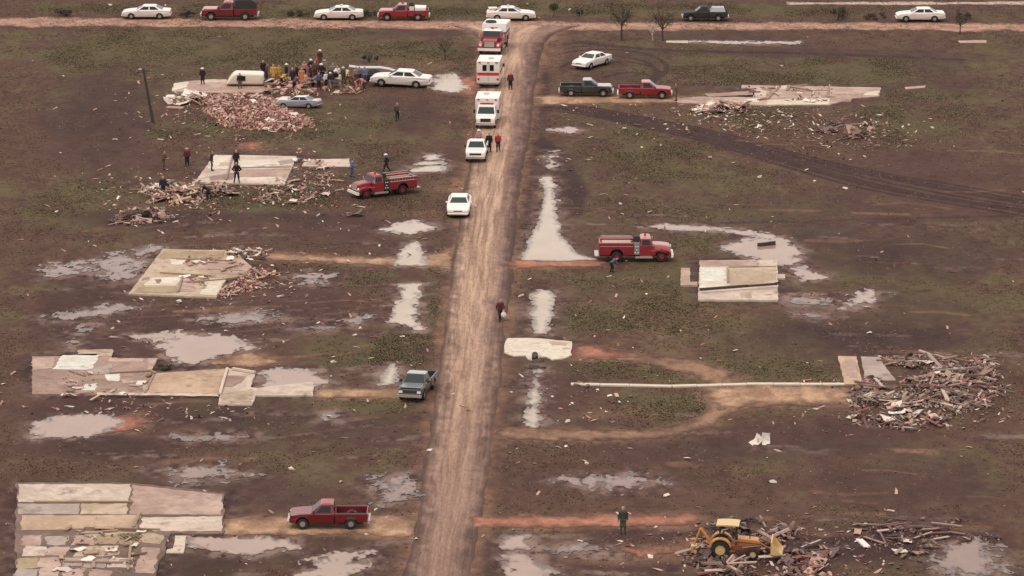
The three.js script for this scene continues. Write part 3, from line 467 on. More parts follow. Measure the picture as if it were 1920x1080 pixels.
slab('thin pale board of concrete by the far road, right of the bare trees', 'slab', .12, M.cPale, [[[1249, 76], [1290, 76], [1290, 80], [1249, 79]]], [], 'concrete_strip');
slab('small pink stub of concrete at the right edge near the far road', 'slab', .12, M.cPink, [[[1796, 76], [1850, 75], [1850, 80], [1800, 80]]], [], 'concrete_strip');

// ---------------------------------------------------------------- vehicles (forward is +x, base at the ground)
M.white = paint(.84, .81, .77); M.cream = paint(.76, .71, .58); M.red = paint(.27, .02, .03, .35); M.darkRed = paint(.16, .012, .02, .35); M.pickupRed = paint(.26, .02, .026, .35);
M.darkGreen = paint(.035, .045, .045, .3); M.blueGrey = paint(.33, .35, .41); M.silver = paint(.42, .44, .45, .3); M.dimBlue = paint(.04, .05, .055, .3); M.dimHood = paint(.17, .19, .21, .3); M.palePink = paint(.5, .2, .2);
M.glass = new THREE.MeshPhysicalMaterial({ color: lin(.012, .014, .016), roughness: .08, specularIntensity: .8 });
M.windscreen = new THREE.MeshPhysicalMaterial({ color: lin(.03, .045, .045), roughness: .1, specularIntensity: .7 });
M.tyre = std(.022, .02, .02, .9); M.rim = std(.38, .36, .34, .4, { metalness: .5 }); M.chrome = std(.6, .57, .54, .3, { metalness: .6 }); M.black = std(.03, .028, .028, .7); M.under = std(.03, .027, .025, .9);
M.lampRed = std(.4, .02, .02, .3); M.lampWhite = std(.85, .82, .75, .2); M.lampAmber = std(.7, .25, .03, .3); M.lampBlue = std(.05, .1, .5, .3);
M.hose = std(.55, .45, .33, .9); M.wood = std(.28, .19, .12, .85); M.yellow = paint(.5, .24, .05, .6); M.paleYellow = paint(.62, .44, .19, .55); M.rust = std(.3, .1, .045, .85); M.steel = std(.3, .28, .27, .5, { metalness: .4 });
M.redStripe = std(.5, .03, .05, .5);

function wheelGroup(t, x, y, z, r, w, rimMat = M.rim) {
  const g = new THREE.Group(); g.name = 'wheel'; g.position.set(x, r, z); t.add(g);
  const pts = [[r * .58, -w / 2], [r * .93, -w / 2], [r, -w * .35], [r, w * .35], [r * .93, w / 2], [r * .58, w / 2]].map((p) => new THREE.Vector2(...p));
  part('tyre', new THREE.LatheGeometry(pts, 20).rotateX(Math.PI / 2), M.tyre, g);
  const rp = [[0.01, -w * .4], [r * .58, -w * .45], [r * .58, w * .45], [r * .45, w * .3], [r * .2, w * .38], [0.01, w * .38]].map((p) => new THREE.Vector2(...p));
  const rim = new THREE.LatheGeometry(rp, 16).rotateX(Math.PI / 2); if (z < 0) rim.rotateY(Math.PI); part('rim', rim, rimMat, g);
}
// side profile drawn in x, y, carried across the width with rounded edges; sides pinched towards the ends and the sill
function bodyGeo(fn, halfW, bevel = .07, opt = {}) {
  const s = new THREE.Shape(); fn(s);
  const g = new THREE.ExtrudeGeometry(s, { depth: 2 * (halfW - bevel), bevelEnabled: true, bevelThickness: bevel, bevelSize: bevel, bevelOffset: -bevel, bevelSegments: 3, curveSegments: 8 });
  g.translate(0, 0, -(halfW - bevel));
  const p = g.attributes.position, { x0 = -2.6, x1 = 2.6, pinch = .1, sill = .06, ySill = .4 } = opt, xm = (x0 + x1) / 2, hl = (x1 - x0) / 2;
  for (let i = 0; i < p.count; i++) { const u = Math.abs((p.getX(i) - xm) / hl), k = 1 - pinch * Math.pow(Math.min(1, u), 6) - sill * sst(ySill + .25, ySill - .1, p.getY(i)); p.setZ(i, p.getZ(i) * k); }
  g.computeVertexNormals();
  if (opt.mud !== false) { const c = new Float32Array(p.count * 3); for (let i = 0; i < p.count; i++) { const t = sst(1.0, .3, p.getY(i) + .5 * (fbm(p.getX(i) * 2.5 + 9, p.getZ(i) * 2 + p.getY(i) * 3, 3, 960) - .5)) * .6; c[i * 3] = 1 - .5 * t; c[i * 3 + 1] = 1 - .6 * t; c[i * 3 + 2] = 1 - .66 * t; } g.setAttribute('color', new THREE.BufferAttribute(c, 3)); }
  return g;
}
function arch(s, x, r, y) { s.lineTo(x + r, y); s.absarc(x, y, r, 0, Math.PI, false); }   // wheel opening while drawing the sill from front to rear
function frustum(b, t) {                                                 // b, t: [x0, x1, halfWidth, y]
  const P = []; for (const [x0, x1, w, y] of [b, t]) P.push([x0, y, -w], [x1, y, -w], [x1, y, w], [x0, y, w]);
  return new ConvexGeometry(P.map((p) => new THREE.Vector3(...p)));
}
function lensQuad(c, n, th = .014) {                                     // a thin pane over four corners, standing proud along n
  const N = new THREE.Vector3(...n).normalize().multiplyScalar(th), a = c.map((p) => new THREE.Vector3(...p));
  return new ConvexGeometry([...a.map((v) => v.clone().addScaledVector(N, .5)), ...a.map((v) => v.clone().addScaledVector(N, -.6))]);
}
// cab with windows: base and top rectangles, side windows as [f0, f1] along the side
function cabin(t, b, tp, mat, roofMat, sides, opt = {}) {
  part(opt.name || 'cabin', frustum(b, tp), mat, t);
  const [bx0, bx1, bw, by] = b, [tx0, tx1, tw, ty] = tp, L = (a, c, f) => a + (c - a) * f;
  const lo = .1, hi = .86, pane = (f0, f1, sgn) => { const P = [[f0, lo], [f1, lo], [f1, hi], [f0, hi]].map(([f, h]) => { const x0 = L(bx0, tx0, h), x1 = L(bx1, tx1, h); return [L(x0, x1, f), L(by, ty, h), sgn * L(bw, tw, h)]; }); return lensQuad(P, [0, .3, sgn]); };
  for (const sgn of [1, -1]) for (const [f0, f1] of sides) part('side_window', pane(f0, f1, sgn), M.glass, t);
  const endPane = (front) => { const P = [[-.9, lo], [.9, lo], [.86, hi + .04], [-.86, hi + .04]].map(([f, h]) => [front ? L(bx1, tx1, h) : L(bx0, tx0, h), L(by, ty, h), f * L(bw, tw, h)]); return lensQuad(P, [front ? 1 : -1, .6, 0]); };
  part('windshield', endPane(true), opt.screen || M.windscreen, t); if (!opt.noRear) part('rear_window', endPane(false), M.glass, t);
  const R = opt.roofY ?? .07; const roof = frustum([tx0 - .04, tx1 + .05, tw + .03, ty - .005], [tx0 + .12, tx1 - .12, tw - .14, ty + R]); part('roof', roof, roofMat || mat, t);
}
function makeSedan(mat, o = {}) {
  const t = new THREE.Group();
  part('body', bodyGeo((s) => {
    s.moveTo(-2.62, .42); s.lineTo(-2.66, .62); s.quadraticCurveTo(-2.66, .93, -2.5, .98); s.lineTo(-1.7, 1.02); s.lineTo(.95, .99); s.quadraticCurveTo(2.2, .93, 2.5, .78); s.quadraticCurveTo(2.66, .7, 2.62, .5); s.lineTo(2.56, .3);
    s.lineTo(1.96, .27); arch(s, 1.6, .37, .3); s.lineTo(1.22, .25); s.lineTo(-1.1, .25); arch(s, -1.48, .37, .3); s.lineTo(-1.86, .27); s.lineTo(-2.5, .32); s.closePath(); }, .98, .09, { x0: -2.66, x1: 2.66, pinch: .14 }), mat, t);
  part('underbody', box(4.3, .22, 1.6, 0, .3, 0), M.under, t);
  cabin(t, [-1.85, 1.12, .86, .985], [-1.02, .3, .66, 1.4], mat, o.roof || mat, [[.13, .48], [.53, .9]], { roofY: .055 });
  for (const x of [1.6, -1.48]) for (const z of [.84, -.84]) wheelGroup(t, x, 0, z, .335, .2);
  part('bumper', new THREE.CapsuleGeometry(.075, 1.6, 3, 8).rotateX(Math.PI / 2).translate(2.6, .42, 0), o.bumper || mat, t); part('bumper', new THREE.CapsuleGeometry(.075, 1.6, 3, 8).rotateX(Math.PI / 2).translate(-2.6, .47, 0), o.bumper || mat, t);
  for (const z of [.62, -.62]) { part('headlight', box(.06, .14, .4, 2.565, .64, z), M.lampWhite, t); part('tail_light', box(.05, .16, .42, -2.63, .76, z), M.lampRed, t); part('mirror', box(.14, .11, .2, .82, 1.04, Math.sign(z) * 1.0), mat, t); }
  part('grille', box(.05, .13, .7, 2.6, .63, 0), M.black, t);
  if (o.lightBar) { part('light_bar', [box(.24, .12, 1.05, -.3, 1.515, 0)], M.white, t); part('beacon', [box(.22, .1, .3, -.3, 1.53, .36)], M.lampRed, t); part('beacon', [box(.22, .1, .3, -.3, 1.53, -.36)], M.lampBlue, t); }
  return t;
}
function makePickup(mat, o = {}) {
  const t = new THREE.Group(), hood = o.hood || mat;
  part('body', bodyGeo((s) => { s.moveTo(-.42, .42); s.lineTo(-.42, 1.12); s.lineTo(1.1, 1.12); s.quadraticCurveTo(2.35, 1.1, 2.6, .98); s.lineTo(2.68, .62); s.lineTo(2.6, .42); s.lineTo(2.16, .4); arch(s, 1.75, .43, .42); s.lineTo(1.3, .4); s.closePath(); }, .97, .07, { x0: -2.68, x1: 2.68, pinch: .12, ySill: .5 }), mat, t);
  if (o.hood) part('hood', frustum([1.15, 2.5, .8, 1.09], [1.2, 2.4, .74, 1.135]), hood, t);
  cabin(t, [-.42, 1.22, .88, 1.1], [-.3, .5, .7, 1.68], mat, o.roof || mat, [[.16, .82]], { roofY: .07 });
  for (const z of [.93, -.93]) part('bed_side', bodyGeo((s) => { s.moveTo(-2.64, .55); s.lineTo(-2.64, 1.12); s.lineTo(-.47, 1.12); s.lineTo(-.47, .5); s.lineTo(-1.1, .5); arch(s, -1.52, .42, .46); s.lineTo(-1.96, .5); s.closePath(); }, .05, .02, { pinch: 0, sill: 0 }).translate(0, 0, z), mat, t);
  part('bed_floor', box(2.15, .06, 1.78, -1.56, .66, 0), M.black, t); part('tailgate', box(.06, .56, 1.76, -2.62, .84, 0), mat, t); part('bumper', box(.14, .2, 1.84, -2.74, .52, 0), o.rearBumper || M.chrome, t); part('bumper', box(.14, .2, 1.84, 2.72, .52, 0), M.chrome, t);
  part('underbody', box(4.6, .2, 1.3, 0, .42, 0), M.under, t);
  for (const x of [1.75, -1.52]) for (const z of [.84, -.84]) wheelGroup(t, x, 0, z, .38, .24);
  part('grille', box(.06, .24, 1.1, 2.63, .78, 0), o.grille || M.black, t);
  for (const z of [.7, -.7]) { part('headlight', box(.07, .16, .28, 2.63, .8, z), M.lampWhite, t); part('tail_light', box(.04, .3, .14, -2.66, .9, z * 1.28), M.lampRed, t); part('mirror', box(.1, .2, .2, 1.0, 1.24, Math.sign(z) * 1.06), M.black, t); }
  return t;
}
function makeFireTruck(mat, o = {}) {
  const t = new THREE.Group(), roof = o.roof || mat;
  part('frame', box(6.2, .22, 1.1, 0, .55, 0), M.under, t);
  part('hood', bodyGeo((s) => { s.moveTo(1.5, .7); s.lineTo(1.5, 1.52); s.quadraticCurveTo(2.9, 1.5, 3.0, 1.3); s.lineTo(3.05, .72); s.closePath(); }, .68, .12, { pinch: 0, sill: 0 }), o.hood || mat, t);
  for (const z of [.86, -.86]) part('fender', bodyGeo((s) => { s.moveTo(1.35, .55); s.lineTo(1.35, 1.05); s.quadraticCurveTo(2.2, 1.22, 2.75, 1.12); s.quadraticCurveTo(3.1, 1.05, 3.12, .72); s.lineTo(3.05, .55); s.lineTo(2.78, .55); arch(s, 2.25, .53, .56); s.closePath(); }, .24, .08, { pinch: 0, sill: 0 }).translate(0, 0, z), mat, t);
  part('door_panel', box(1.14, .92, 2.02, .95, .98, 0), mat, t);
  cabin(t, [.4, 1.56, .98, 1.43], [.46, 1.26, .86, 2.04], mat, roof, [[.14, .84]], { roofY: .12, screen: o.screen });
  part('pump_panel', box(.5, .98, 2.06, .1, 1.16, 0), o.panel || M.steel, t);
  for (const z of [1.04, -1.04]) for (const [x, y] of [[0, 1.4], [.2, 1.4], [.1, 1.1], [-.02, .86], [.22, .86]]) part('gauge', cyl(.06, .06, .03, 8).rotateX(Math.PI / 2).translate(x, y, z), M.lampWhite, t);
  for (const z of [.93, -.93]) part('body_side', bodyGeo((s) => { s.moveTo(-3.2, .62); s.lineTo(-3.2, 1.72); s.lineTo(-.17, 1.72); s.lineTo(-.17, .6); s.lineTo(-1.1, .6); arch(s, -1.65, .56, .62); s.lineTo(-2.25, .62); s.closePath(); }, .17, .05, { pinch: 0, sill: 0 }).translate(0, 0, z), mat, t);
  part('body_rear', box(.12, 1.0, 1.56, -3.12, 1.18, 0), mat, t); part('hose_bed', box(2.9, .5, 1.52, -1.64, 1.2, 0), M.black, t);
  if (o.cargo !== false) for (let k = 0; k < 7; k++) part('hose', bar([-2.9, 1.53, -.62 + k * .2], [-.4, 1.53 + (k % 2) * .04, -.62 + k * .2], .075, .075, 6), o.hoseMat || M.hose, t);
  part('trim_strip', [box(2.9, .05, .02, -1.68, 1.42, 1.112), box(2.9, .05, .02, -1.68, 1.42, -1.112)], o.trim || M.chrome, t);
  for (const z of [.98, -.98]) { part('running_board', box(1.5, .16, .34, .72, .45, z), M.chrome, t); part('rail', [bar([-3.0, 1.9, z * .95], [-.3, 1.9, z * .95], .025), bar([-3.0, 1.7, z * .95], [-3.0, 1.9, z * .95], .02), bar([-.3, 1.7, z * .95], [-.3, 1.9, z * .95], .02)], M.chrome, t); }
  const lad = [bar([-2.9, 1.75, -1.16], [-.2, 1.75, -1.16], .03), bar([-2.9, 1.42, -1.16], [-.2, 1.42, -1.16], .03)]; for (let k = 0; k < 9; k++) lad.push(bar([-2.75 + k * .3, 1.42, -1.16], [-2.75 + k * .3, 1.75, -1.16], .02)); part('ladder', lad, M.chrome, t);
  part('hose_reel', [cyl(.3, .3, .7, 14).rotateX(Math.PI / 2).translate(.08, 1.86, 0)], o.reel || M.black, t);
  part('bumper', box(.2, .24, 2.2, 3.2, .55, 0), M.white, t); part('tailboard', box(.42, .08, 2.1, -3.35, .55, 0), M.chrome, t);
  part('grille', box(.06, .5, .95, 3.06, 1.02, 0), M.chrome, t);
  for (const z of [.86, -.86]) { part('headlight', cyl(.13, .13, .08, 12).rotateZ(Math.PI / 2).translate(3.1, .98, z), M.lampWhite, t); part('tail_light', box(.04, .16, .12, -3.22, 1.0, z), M.lampRed, t); part('mirror', box(.06, .3, .18, 1.5, 1.6, Math.sign(z) * 1.18), M.chrome, t); }
  part('beacon', [cyl(.09, .12, .18, 10).translate(.85, 2.25, 0)], M.lampRed, t);
  for (const z of [.9, -.9]) wheelGroup(t, 2.25, 0, z, .47, .26, mat); for (const z of [.88, -.88]) wheelGroup(t, -1.65, 0, z, .47, .4, mat);
  return t;
}
function makeAmbulance(o = {}) {
  const t = new THREE.Group(), mat = M.white;
  const rb = (x0, x1, w, y0, y1) => bodyGeo((s) => { s.moveTo(x0, y0); s.lineTo(x0, y1 - .06); s.quadraticCurveTo(x0, y1, x0 + .08, y1); s.lineTo(x1 - .1, y1); s.quadraticCurveTo(x1, y1, x1, y1 - .1); s.lineTo(x1, y0); s.closePath(); }, w, .07, { pinch: 0, sill: 0 });
  part('patient_box', rb(-3.0, .55, 1.16, .5, o.boxH || 2.75), mat, t);
  part('hood', bodyGeo((s) => { s.moveTo(.5, .55); s.lineTo(.5, 1.25); s.lineTo(1.9, 1.25); s.quadraticCurveTo(2.85, 1.18, 2.95, 1.0); s.lineTo(3.0, .6); s.lineTo(2.62, .5); arch(s, 2.2, .45, .5); s.closePath(); }, .98, .08, { x0: -3, x1: 3, pinch: .1, sill: 0 }), mat, t);
  cabin(t, [.52, 2.05, .95, 1.23], [.52, 1.4, .82, 1.95], mat, mat, [[.25, .85]], { noRear: true, roofY: .1 });
  part('grille', box(.05, .34, 1.0, 2.99, .86, 0), o.grille || M.steel, t); part('bumper', box(.18, .22, 1.95, 3.05, .5, 0), M.chrome, t); part('bumper', box(.3, .12, 2.2, -3.15, .5, 0), M.steel, t);
  for (const z of [.76, -.76]) { part('headlight', box(.06, .2, .26, 2.975, .88, z), M.lampWhite, t); part('mirror', box(.1, .34, .22, 1.75, 1.5, Math.sign(z) * 1.16), M.black, t); }
  for (const z of [1.17, -1.17]) { part('stripe', box(3.4, .26, .012, -1.22, 1.5, z), M.redStripe, t); part('side_window', box(.7, .4, .014, -1.4, 2.1, z), M.glass, t); }
  part('stripe', box(.012, .3, 2.2, -3.007, 1.42, 0), M.redStripe, t);
  for (const z of [.36, -.36]) { part('rear_window', box(.016, .62, .42, -3.008, 2.05, z), M.glass, t); part('tail_light', box(.04, .2, .2, -3.02, .9, z * 2.7), M.lampRed, t); }
  part('rear_door', [box(.02, 1.75, .02, -3.012, 1.55, 0)], M.black, t);
  for (const x of [.5, -2.9]) for (const z of [.85, 0, -.85]) part('warning_light', box(.08, .12, .22, x > 0 ? .57 : -3.02, (o.boxH || 2.75) - .16, z), z ? M.lampRed : M.lampAmber, t);
  part('roof_vent', [box(.5, .14, .5, -1.6, (o.boxH || 2.75) + .06, .2)], M.chrome, t); part('light_bar', box(.25, .14, 1.3, .92, 2.12, 0), M.lampRed, t);
  part('underbody', box(5.4, .2, 1.5, 0, .42, 0), M.under, t);
  for (const z of [.86, -.86]) { wheelGroup(t, 2.2, 0, z, .38, .24); wheelGroup(t, -1.75, 0, z * .96, .38, .42); }
  return t;
}
function place(proto, name, label, category, px, py, yaw, o = {}) {        // px, py: the spot under the middle of the thing
  const t = proto.clone(); t.name = numbered(name); const [x, , z] = W(px, py); t.position.set(x, o.y ?? .02, z); t.rotation.set(o.roll || 0, yaw, o.pitch || 0, 'YXZ'); const sc = o.scale || (name === 'sedan' ? 1.045 : 0); if (sc) t.scale.setScalar(sc);
  scene.add(t); return tag(t, label, category, o.group);
}
const PI = Math.PI;
const sedan = makeSedan(M.white), sedanBar = makeSedan(M.white, { lightBar: true });
place(sedan, 'sedan', 'white sedan leftmost on the far road, left of the red truck with a dark bed', 'car', 275, 34, PI);
place(sedanBar, 'sedan', 'white sedan with roof light bar on the far road between two red trucks', 'car', 635.5, 36, PI);
place(sedanBar, 'sedan', 'white sedan at the far road junction, beside a cream box', 'car', 958, 37, 0);
place(sedan, 'sedan', 'white sedan rightmost on the far road', 'car', 1725, 39, PI);
place(sedan, 'sedan', 'white sedan parked askew in the grass behind the dark pickup, right of the road', 'car', 1110, 124, PI + .98, { scale: 1.0 });
place(sedan, 'sedan', 'white sedan facing the camera, nearest vehicle of the queue on the dirt road', 'car', 861, 398, -PI / 2 - .03);
place(sedan, 'sedan', 'white long sedan beside the crowd and the bent metal sheet', 'car', 752, 161, PI - .16, { scale: 1.18, pitch: .03 });
// wrecked pale blue car in the brick rubble
{ const t = place(makeSedan(M.blueGrey, { roof: M.white }), 'wrecked_car', 'battered pale blue grey car at the right end of the brick rubble', 'car', 560, 200, PI - .25, { y: -.14, roll: .07, pitch: -.04, scale: .86 });
  for (const c of t.children.filter((c) => ['mirror', 'headlight'].includes(c.name))) t.remove(c);
  part('hood_panel', frustum([1.1, 2.3, .7, 1.0], [1.15, 2.1, .6, 1.28]), M.white, t); part('trunk_panel', frustum([-2.5, -1.9, .75, .98], [-2.45, -1.95, .7, 1.08]), M.white, t); }
place(makePickup(M.white), 'pickup_truck', 'white pickup truck on the dirt road with people standing behind it', 'pickup truck', 894, 295, -PI / 2 - .04);
place(makePickup(M.darkGreen, { roof: M.silver, hood: M.silver }), 'pickup_truck', 'dark pickup with a pale cab roof and hood, left of the red pickup', 'pickup truck', 1099, 179, -.04);
place(makePickup(M.pickupRed, { rearBumper: M.white, roof: M.palePink }), 'pickup_truck', 'red pickup facing right on the tan driveway, right of the dark pickup', 'pickup truck', 1209, 183, -.04);
place(makePickup(M.dimBlue, { roof: M.silver, hood: M.dimHood }), 'pickup_truck', 'dark blue grey pickup parked alone left of the dirt road beside a small pale puddle', 'pickup truck', 783, 738, -PI / 2 - .2, { scale: .97 });
{ const t = place(makePickup(M.black), 'pickup_truck', 'dark pickup truck on the far road, right of the bare trees', 'pickup truck', 1322, 38, PI, { scale: .95 }); part('tarp', frustum([-2.4, -.5, .8, 1.12], [-2.2, -.8, .55, 1.6]), M.blueGrey, t); }
{ const t = place(makePickup(M.darkRed, { roof: M.red }), 'pickup_truck', 'dark red pickup on the tan driveway near the bottom', 'pickup truck', 617, 986, PI, { scale: .96 }); void t; }
{ const t = place(makePickup(M.red, { roof: M.palePink, hood: M.palePink }), 'brush_truck', 'red pickup with white gear in its bed, on the far road', 'fire truck', 757, 37, PI, { scale: 1.06 });
  part('water_tank', bodyGeo((s) => { s.moveTo(-2.4, .7); s.lineTo(-2.4, 1.45); s.lineTo(-1.2, 1.5); s.lineTo(-1.2, .7); s.closePath(); }, .72, .15, { pinch: 0, sill: 0 }), M.white, t); part('pump', [box(.5, .5, .9, -.85, 1.2, 0)], M.white, t); part('hose_reel', cyl(.28, .28, .5, 12).rotateX(PI / 2).translate(-.85, 1.6, 0), M.black, t); part('beacon', cyl(.1, .13, .2, 8).translate(.1, 1.86, 0), M.lampRed, t); }
{ const t = place(makePickup(M.darkRed, { roof: M.red, hood: M.palePink }), 'tow_truck', 'red truck with a tall dark bed on the far road, second vehicle from the left', 'truck', 431, 36, PI, { scale: 1.18 });
  part('equipment_box', bodyGeo((s) => { s.moveTo(-2.62, .6); s.lineTo(-2.62, 1.6); s.quadraticCurveTo(-2.5, 1.95, -2.0, 1.95); s.lineTo(-.55, 1.95); s.lineTo(-.5, .6); s.closePath(); }, .92, .06, { pinch: 0, sill: 0 }), M.black, t); part('rack', [box(1.4, .1, 1.5, -1.5, 2.05, 0)], M.darkRed, t); part('beacon', cyl(.14, .16, .24, 10).translate(.1, 1.88, 0), M.lampWhite, t); }
// fire trucks
place(makeFireTruck(M.red, { hood: M.palePink, roof: M.palePink }), 'fire_truck', 'old red fire truck facing right, beside the large cream puddle', 'fire truck', 1191, 487, 0, { scale: .96 });
place(makeFireTruck(M.red, { hoseMat: M.wood, panel: M.black }), 'fire_truck', 'old red fire truck standing askew in the grass, left of the road', 'fire truck', 718, 365, PI + .5, { scale: .93 });
{ const t = place(makeFireTruck(M.red, { roof: M.white, cargo: false, hoseMat: M.white }), 'fire_truck', 'red and white fire engine facing the camera at the far end of the dirt road', 'fire truck', 926, 93, -PI / 2 - .14, { scale: 1.12 });
  part('roof_cover', bodyGeo((s) => { s.moveTo(-3.2, 1.7); s.lineTo(-3.15, 2.45); s.lineTo(-.2, 2.5); s.lineTo(-.1, 1.7); s.closePath(); }, 1.2, .12, { pinch: 0, sill: 0 }), M.white, t); part('coiled_hose', new THREE.TorusGeometry(.45, .1, 6, 16).rotateX(PI / 2).translate(-.9, 2.56, .4), M.black, t); }
place(makeAmbulance(), 'ambulance', 'white box ambulance with a red stripe, seen from behind, nearest the fire engine', 'ambulance', 920, 155, PI / 2 - .08, { scale: 1.02 });
place(makeAmbulance({ grille: M.black, boxH: 2.6 }), 'ambulance', 'white box ambulance facing the camera, behind the white pickup truck', 'ambulance', 914, 231, -PI / 2 - .06);
// cream wrecked van shell and the box by the far road
{ const t = thing('wrecked_van', 'battered cream van shell with a sloping nose at the left end of the crowd', 'van', [W(460, 161)[0], 0, W(460, 161)[2]], PI + .02);
  part('body', bodyGeo((s) => { s.moveTo(-1.9, .25); s.lineTo(-1.95, 1.25); s.quadraticCurveTo(-1.9, 1.4, -1.6, 1.42); s.lineTo(.85, 1.5); s.quadraticCurveTo(1.3, 1.45, 1.75, .7); s.lineTo(1.95, .3); s.closePath(); }, .95, .2, { x0: -2, x1: 2, pinch: .05, sill: 0 }), M.cream, t);
  part('window', box(.32, .5, .03, .1, .95, .955), M.glass, t); part('window', box(.32, .5, .03, .1, .95, -.955), M.glass, t); part('bent_panel', lensQuad([[-2.0, .5, .6], [-2.9, .75, .4], [-2.8, .8, -.6], [-2.0, .5, -.7]], [0, 1, 0], .05), M.cream, t); part('underbody', box(3.2, .3, 1.6, -.1, .22, 0), M.under, t); }
{ const [x, , z] = W(924, 36); const t = thing('pale_crate', 'cream box standing at the left end of the white sedan at the road junction', 'box', [x, 0, z], .1);
  part('shell', bodyGeo((s) => { s.moveTo(-.42, .02); s.lineTo(-.42, 1.2); s.lineTo(.42, 1.25); s.lineTo(.45, .02); s.closePath(); }, .5, .06, { pinch: 0, sill: 0 }), M.cream, t); part('lid', box(.98, .07, 1.1, 0, 1.3, 0), M.cream, t); }

// yellow backhoe loader at the bottom right
{
  const [x, , z] = W(1374, 1044); const t = thing('backhoe_loader', 'yellow backhoe loader among rubble at the bottom', 'loader', [x, .02, z], -.12); t.scale.setScalar(.9);
  part('chassis', bodyGeo((s) => { s.moveTo(-1.5, .55); s.lineTo(-1.5, .95); s.lineTo(1.9, .95); s.lineTo(1.95, .6); s.closePath(); }, .45, .06, { pinch: 0, sill: 0 }), M.rust, t);
  part('engine_hood', bodyGeo((s) => { s.moveTo(.35, .9); s.lineTo(.35, 1.5); s.lineTo(1.7, 1.4); s.quadraticCurveTo(1.9, 1.35, 1.9, .9); s.closePath(); }, .42, .08, { pinch: 0, sill: 0 }), M.yellow, t);
  part('seat', [box(.45, .12, .5, -.45, 1.25, 0), box(.12, .55, .5, -.68, 1.5, 0)], M.black, t);
  for (const px of [.25, -.95]) for (const pz of [.62, -.62]) part('canopy_post', bar([px, .95, pz], [px * .95, 2.45, pz * .98], .045), M.black, t);
  part('canopy', bodyGeo((s) => { s.moveTo(-1.15, 2.42); s.lineTo(-1.15, 2.5); s.quadraticCurveTo(-.3, 2.6, .45, 2.5); s.lineTo(.45, 2.42); s.closePath(); }, .78, .03, { pinch: 0, sill: 0 }), M.paleYellow, t);
  for (const pz of [.72, -.72]) { part('rear_fender', bodyGeo((s) => { s.moveTo(-1.55, .95); s.absarc(-.85, .75, .82, PI * .92, PI * .1, true); s.lineTo(-.15, .9); s.absarc(-.85, .75, .72, PI * .12, PI * .9, false); s.closePath(); }, .22, .02, { pinch: 0, sill: 0 }).translate(0, 0, pz), M.yellow, t);
    wheelGroup(t, -.85, 0, pz, .68, .42, M.paleYellow); wheelGroup(t, 1.45, 0, pz * .95, .42, .3, M.paleYellow);
    part('loader_arm', [bar([.2, 1.35, pz * .82], [2.0, 1.2, pz * .82], .09, .08), bar([2.0, 1.2, pz * .82], [2.75, .8, pz * .82], .08, .07)], M.rust, t); part('hydraulic_ram', bar([.7, .85, pz * .76], [2.1, 1.05, pz * .76], .05, .04), M.steel, t); }
  part('bucket', bodyGeo((s) => { s.moveTo(2.7, .55); s.lineTo(2.72, 1.45); s.lineTo(2.8, 1.45); s.lineTo(2.82, .72); s.quadraticCurveTo(2.95, .5, 3.5, .62); s.lineTo(3.55, .55); s.quadraticCurveTo(2.9, .38, 2.7, .55); s.closePath(); }, 1.05, .02, { pinch: 0, sill: 0 }), M.paleYellow, t);
  for (const pz of [1.04, -1.04]) part('bucket_side', new THREE.ExtrudeGeometry(new THREE.Shape([[2.74, .56], [2.76, 1.4], [3.45, .58]].map((p) => new THREE.Vector2(...p))), { depth: .04, bevelEnabled: false }).translate(0, 0, pz - .02), M.paleYellow, t);
  part('boom', [bar([-1.5, .9, 0], [-2.3, 2.0, 0], .14, .11)], M.yellow, t); part('stick', [bar([-2.3, 2.0, 0], [-2.75, .75, 0], .1, .08)], M.yellow, t);
  part('digging_bucket', bodyGeo((s) => { s.moveTo(-2.95, .75); s.lineTo(-2.55, .8); s.lineTo(-2.5, .7); s.lineTo(-2.75, .68); s.quadraticCurveTo(-2.9, .4, -2.55, .25); s.lineTo(-2.6, .18); s.quadraticCurveTo(-3.1, .3, -2.95, .75); s.closePath(); }, .3, .02, { pinch: 0, sill: 0 }), M.paleYellow, t);
  for (const pz of [.5, -.5]) part('stabiliser', [bar([-1.45, .8, pz], [-1.55, .05, pz * 2.1], .06, .06), box(.3, .06, .3, -1.55, .04, pz * 2.1)], M.yellow, t);
  part('exhaust_pipe', bar([1.2, 1.4, .2], [1.2, 2.0, .2], .045), M.black, t); part('steering_wheel', new THREE.TorusGeometry(.17, .02, 5, 12).rotateY(PI / 2).rotateZ(.5).translate(.12, 1.5, 0), M.black, t);
}

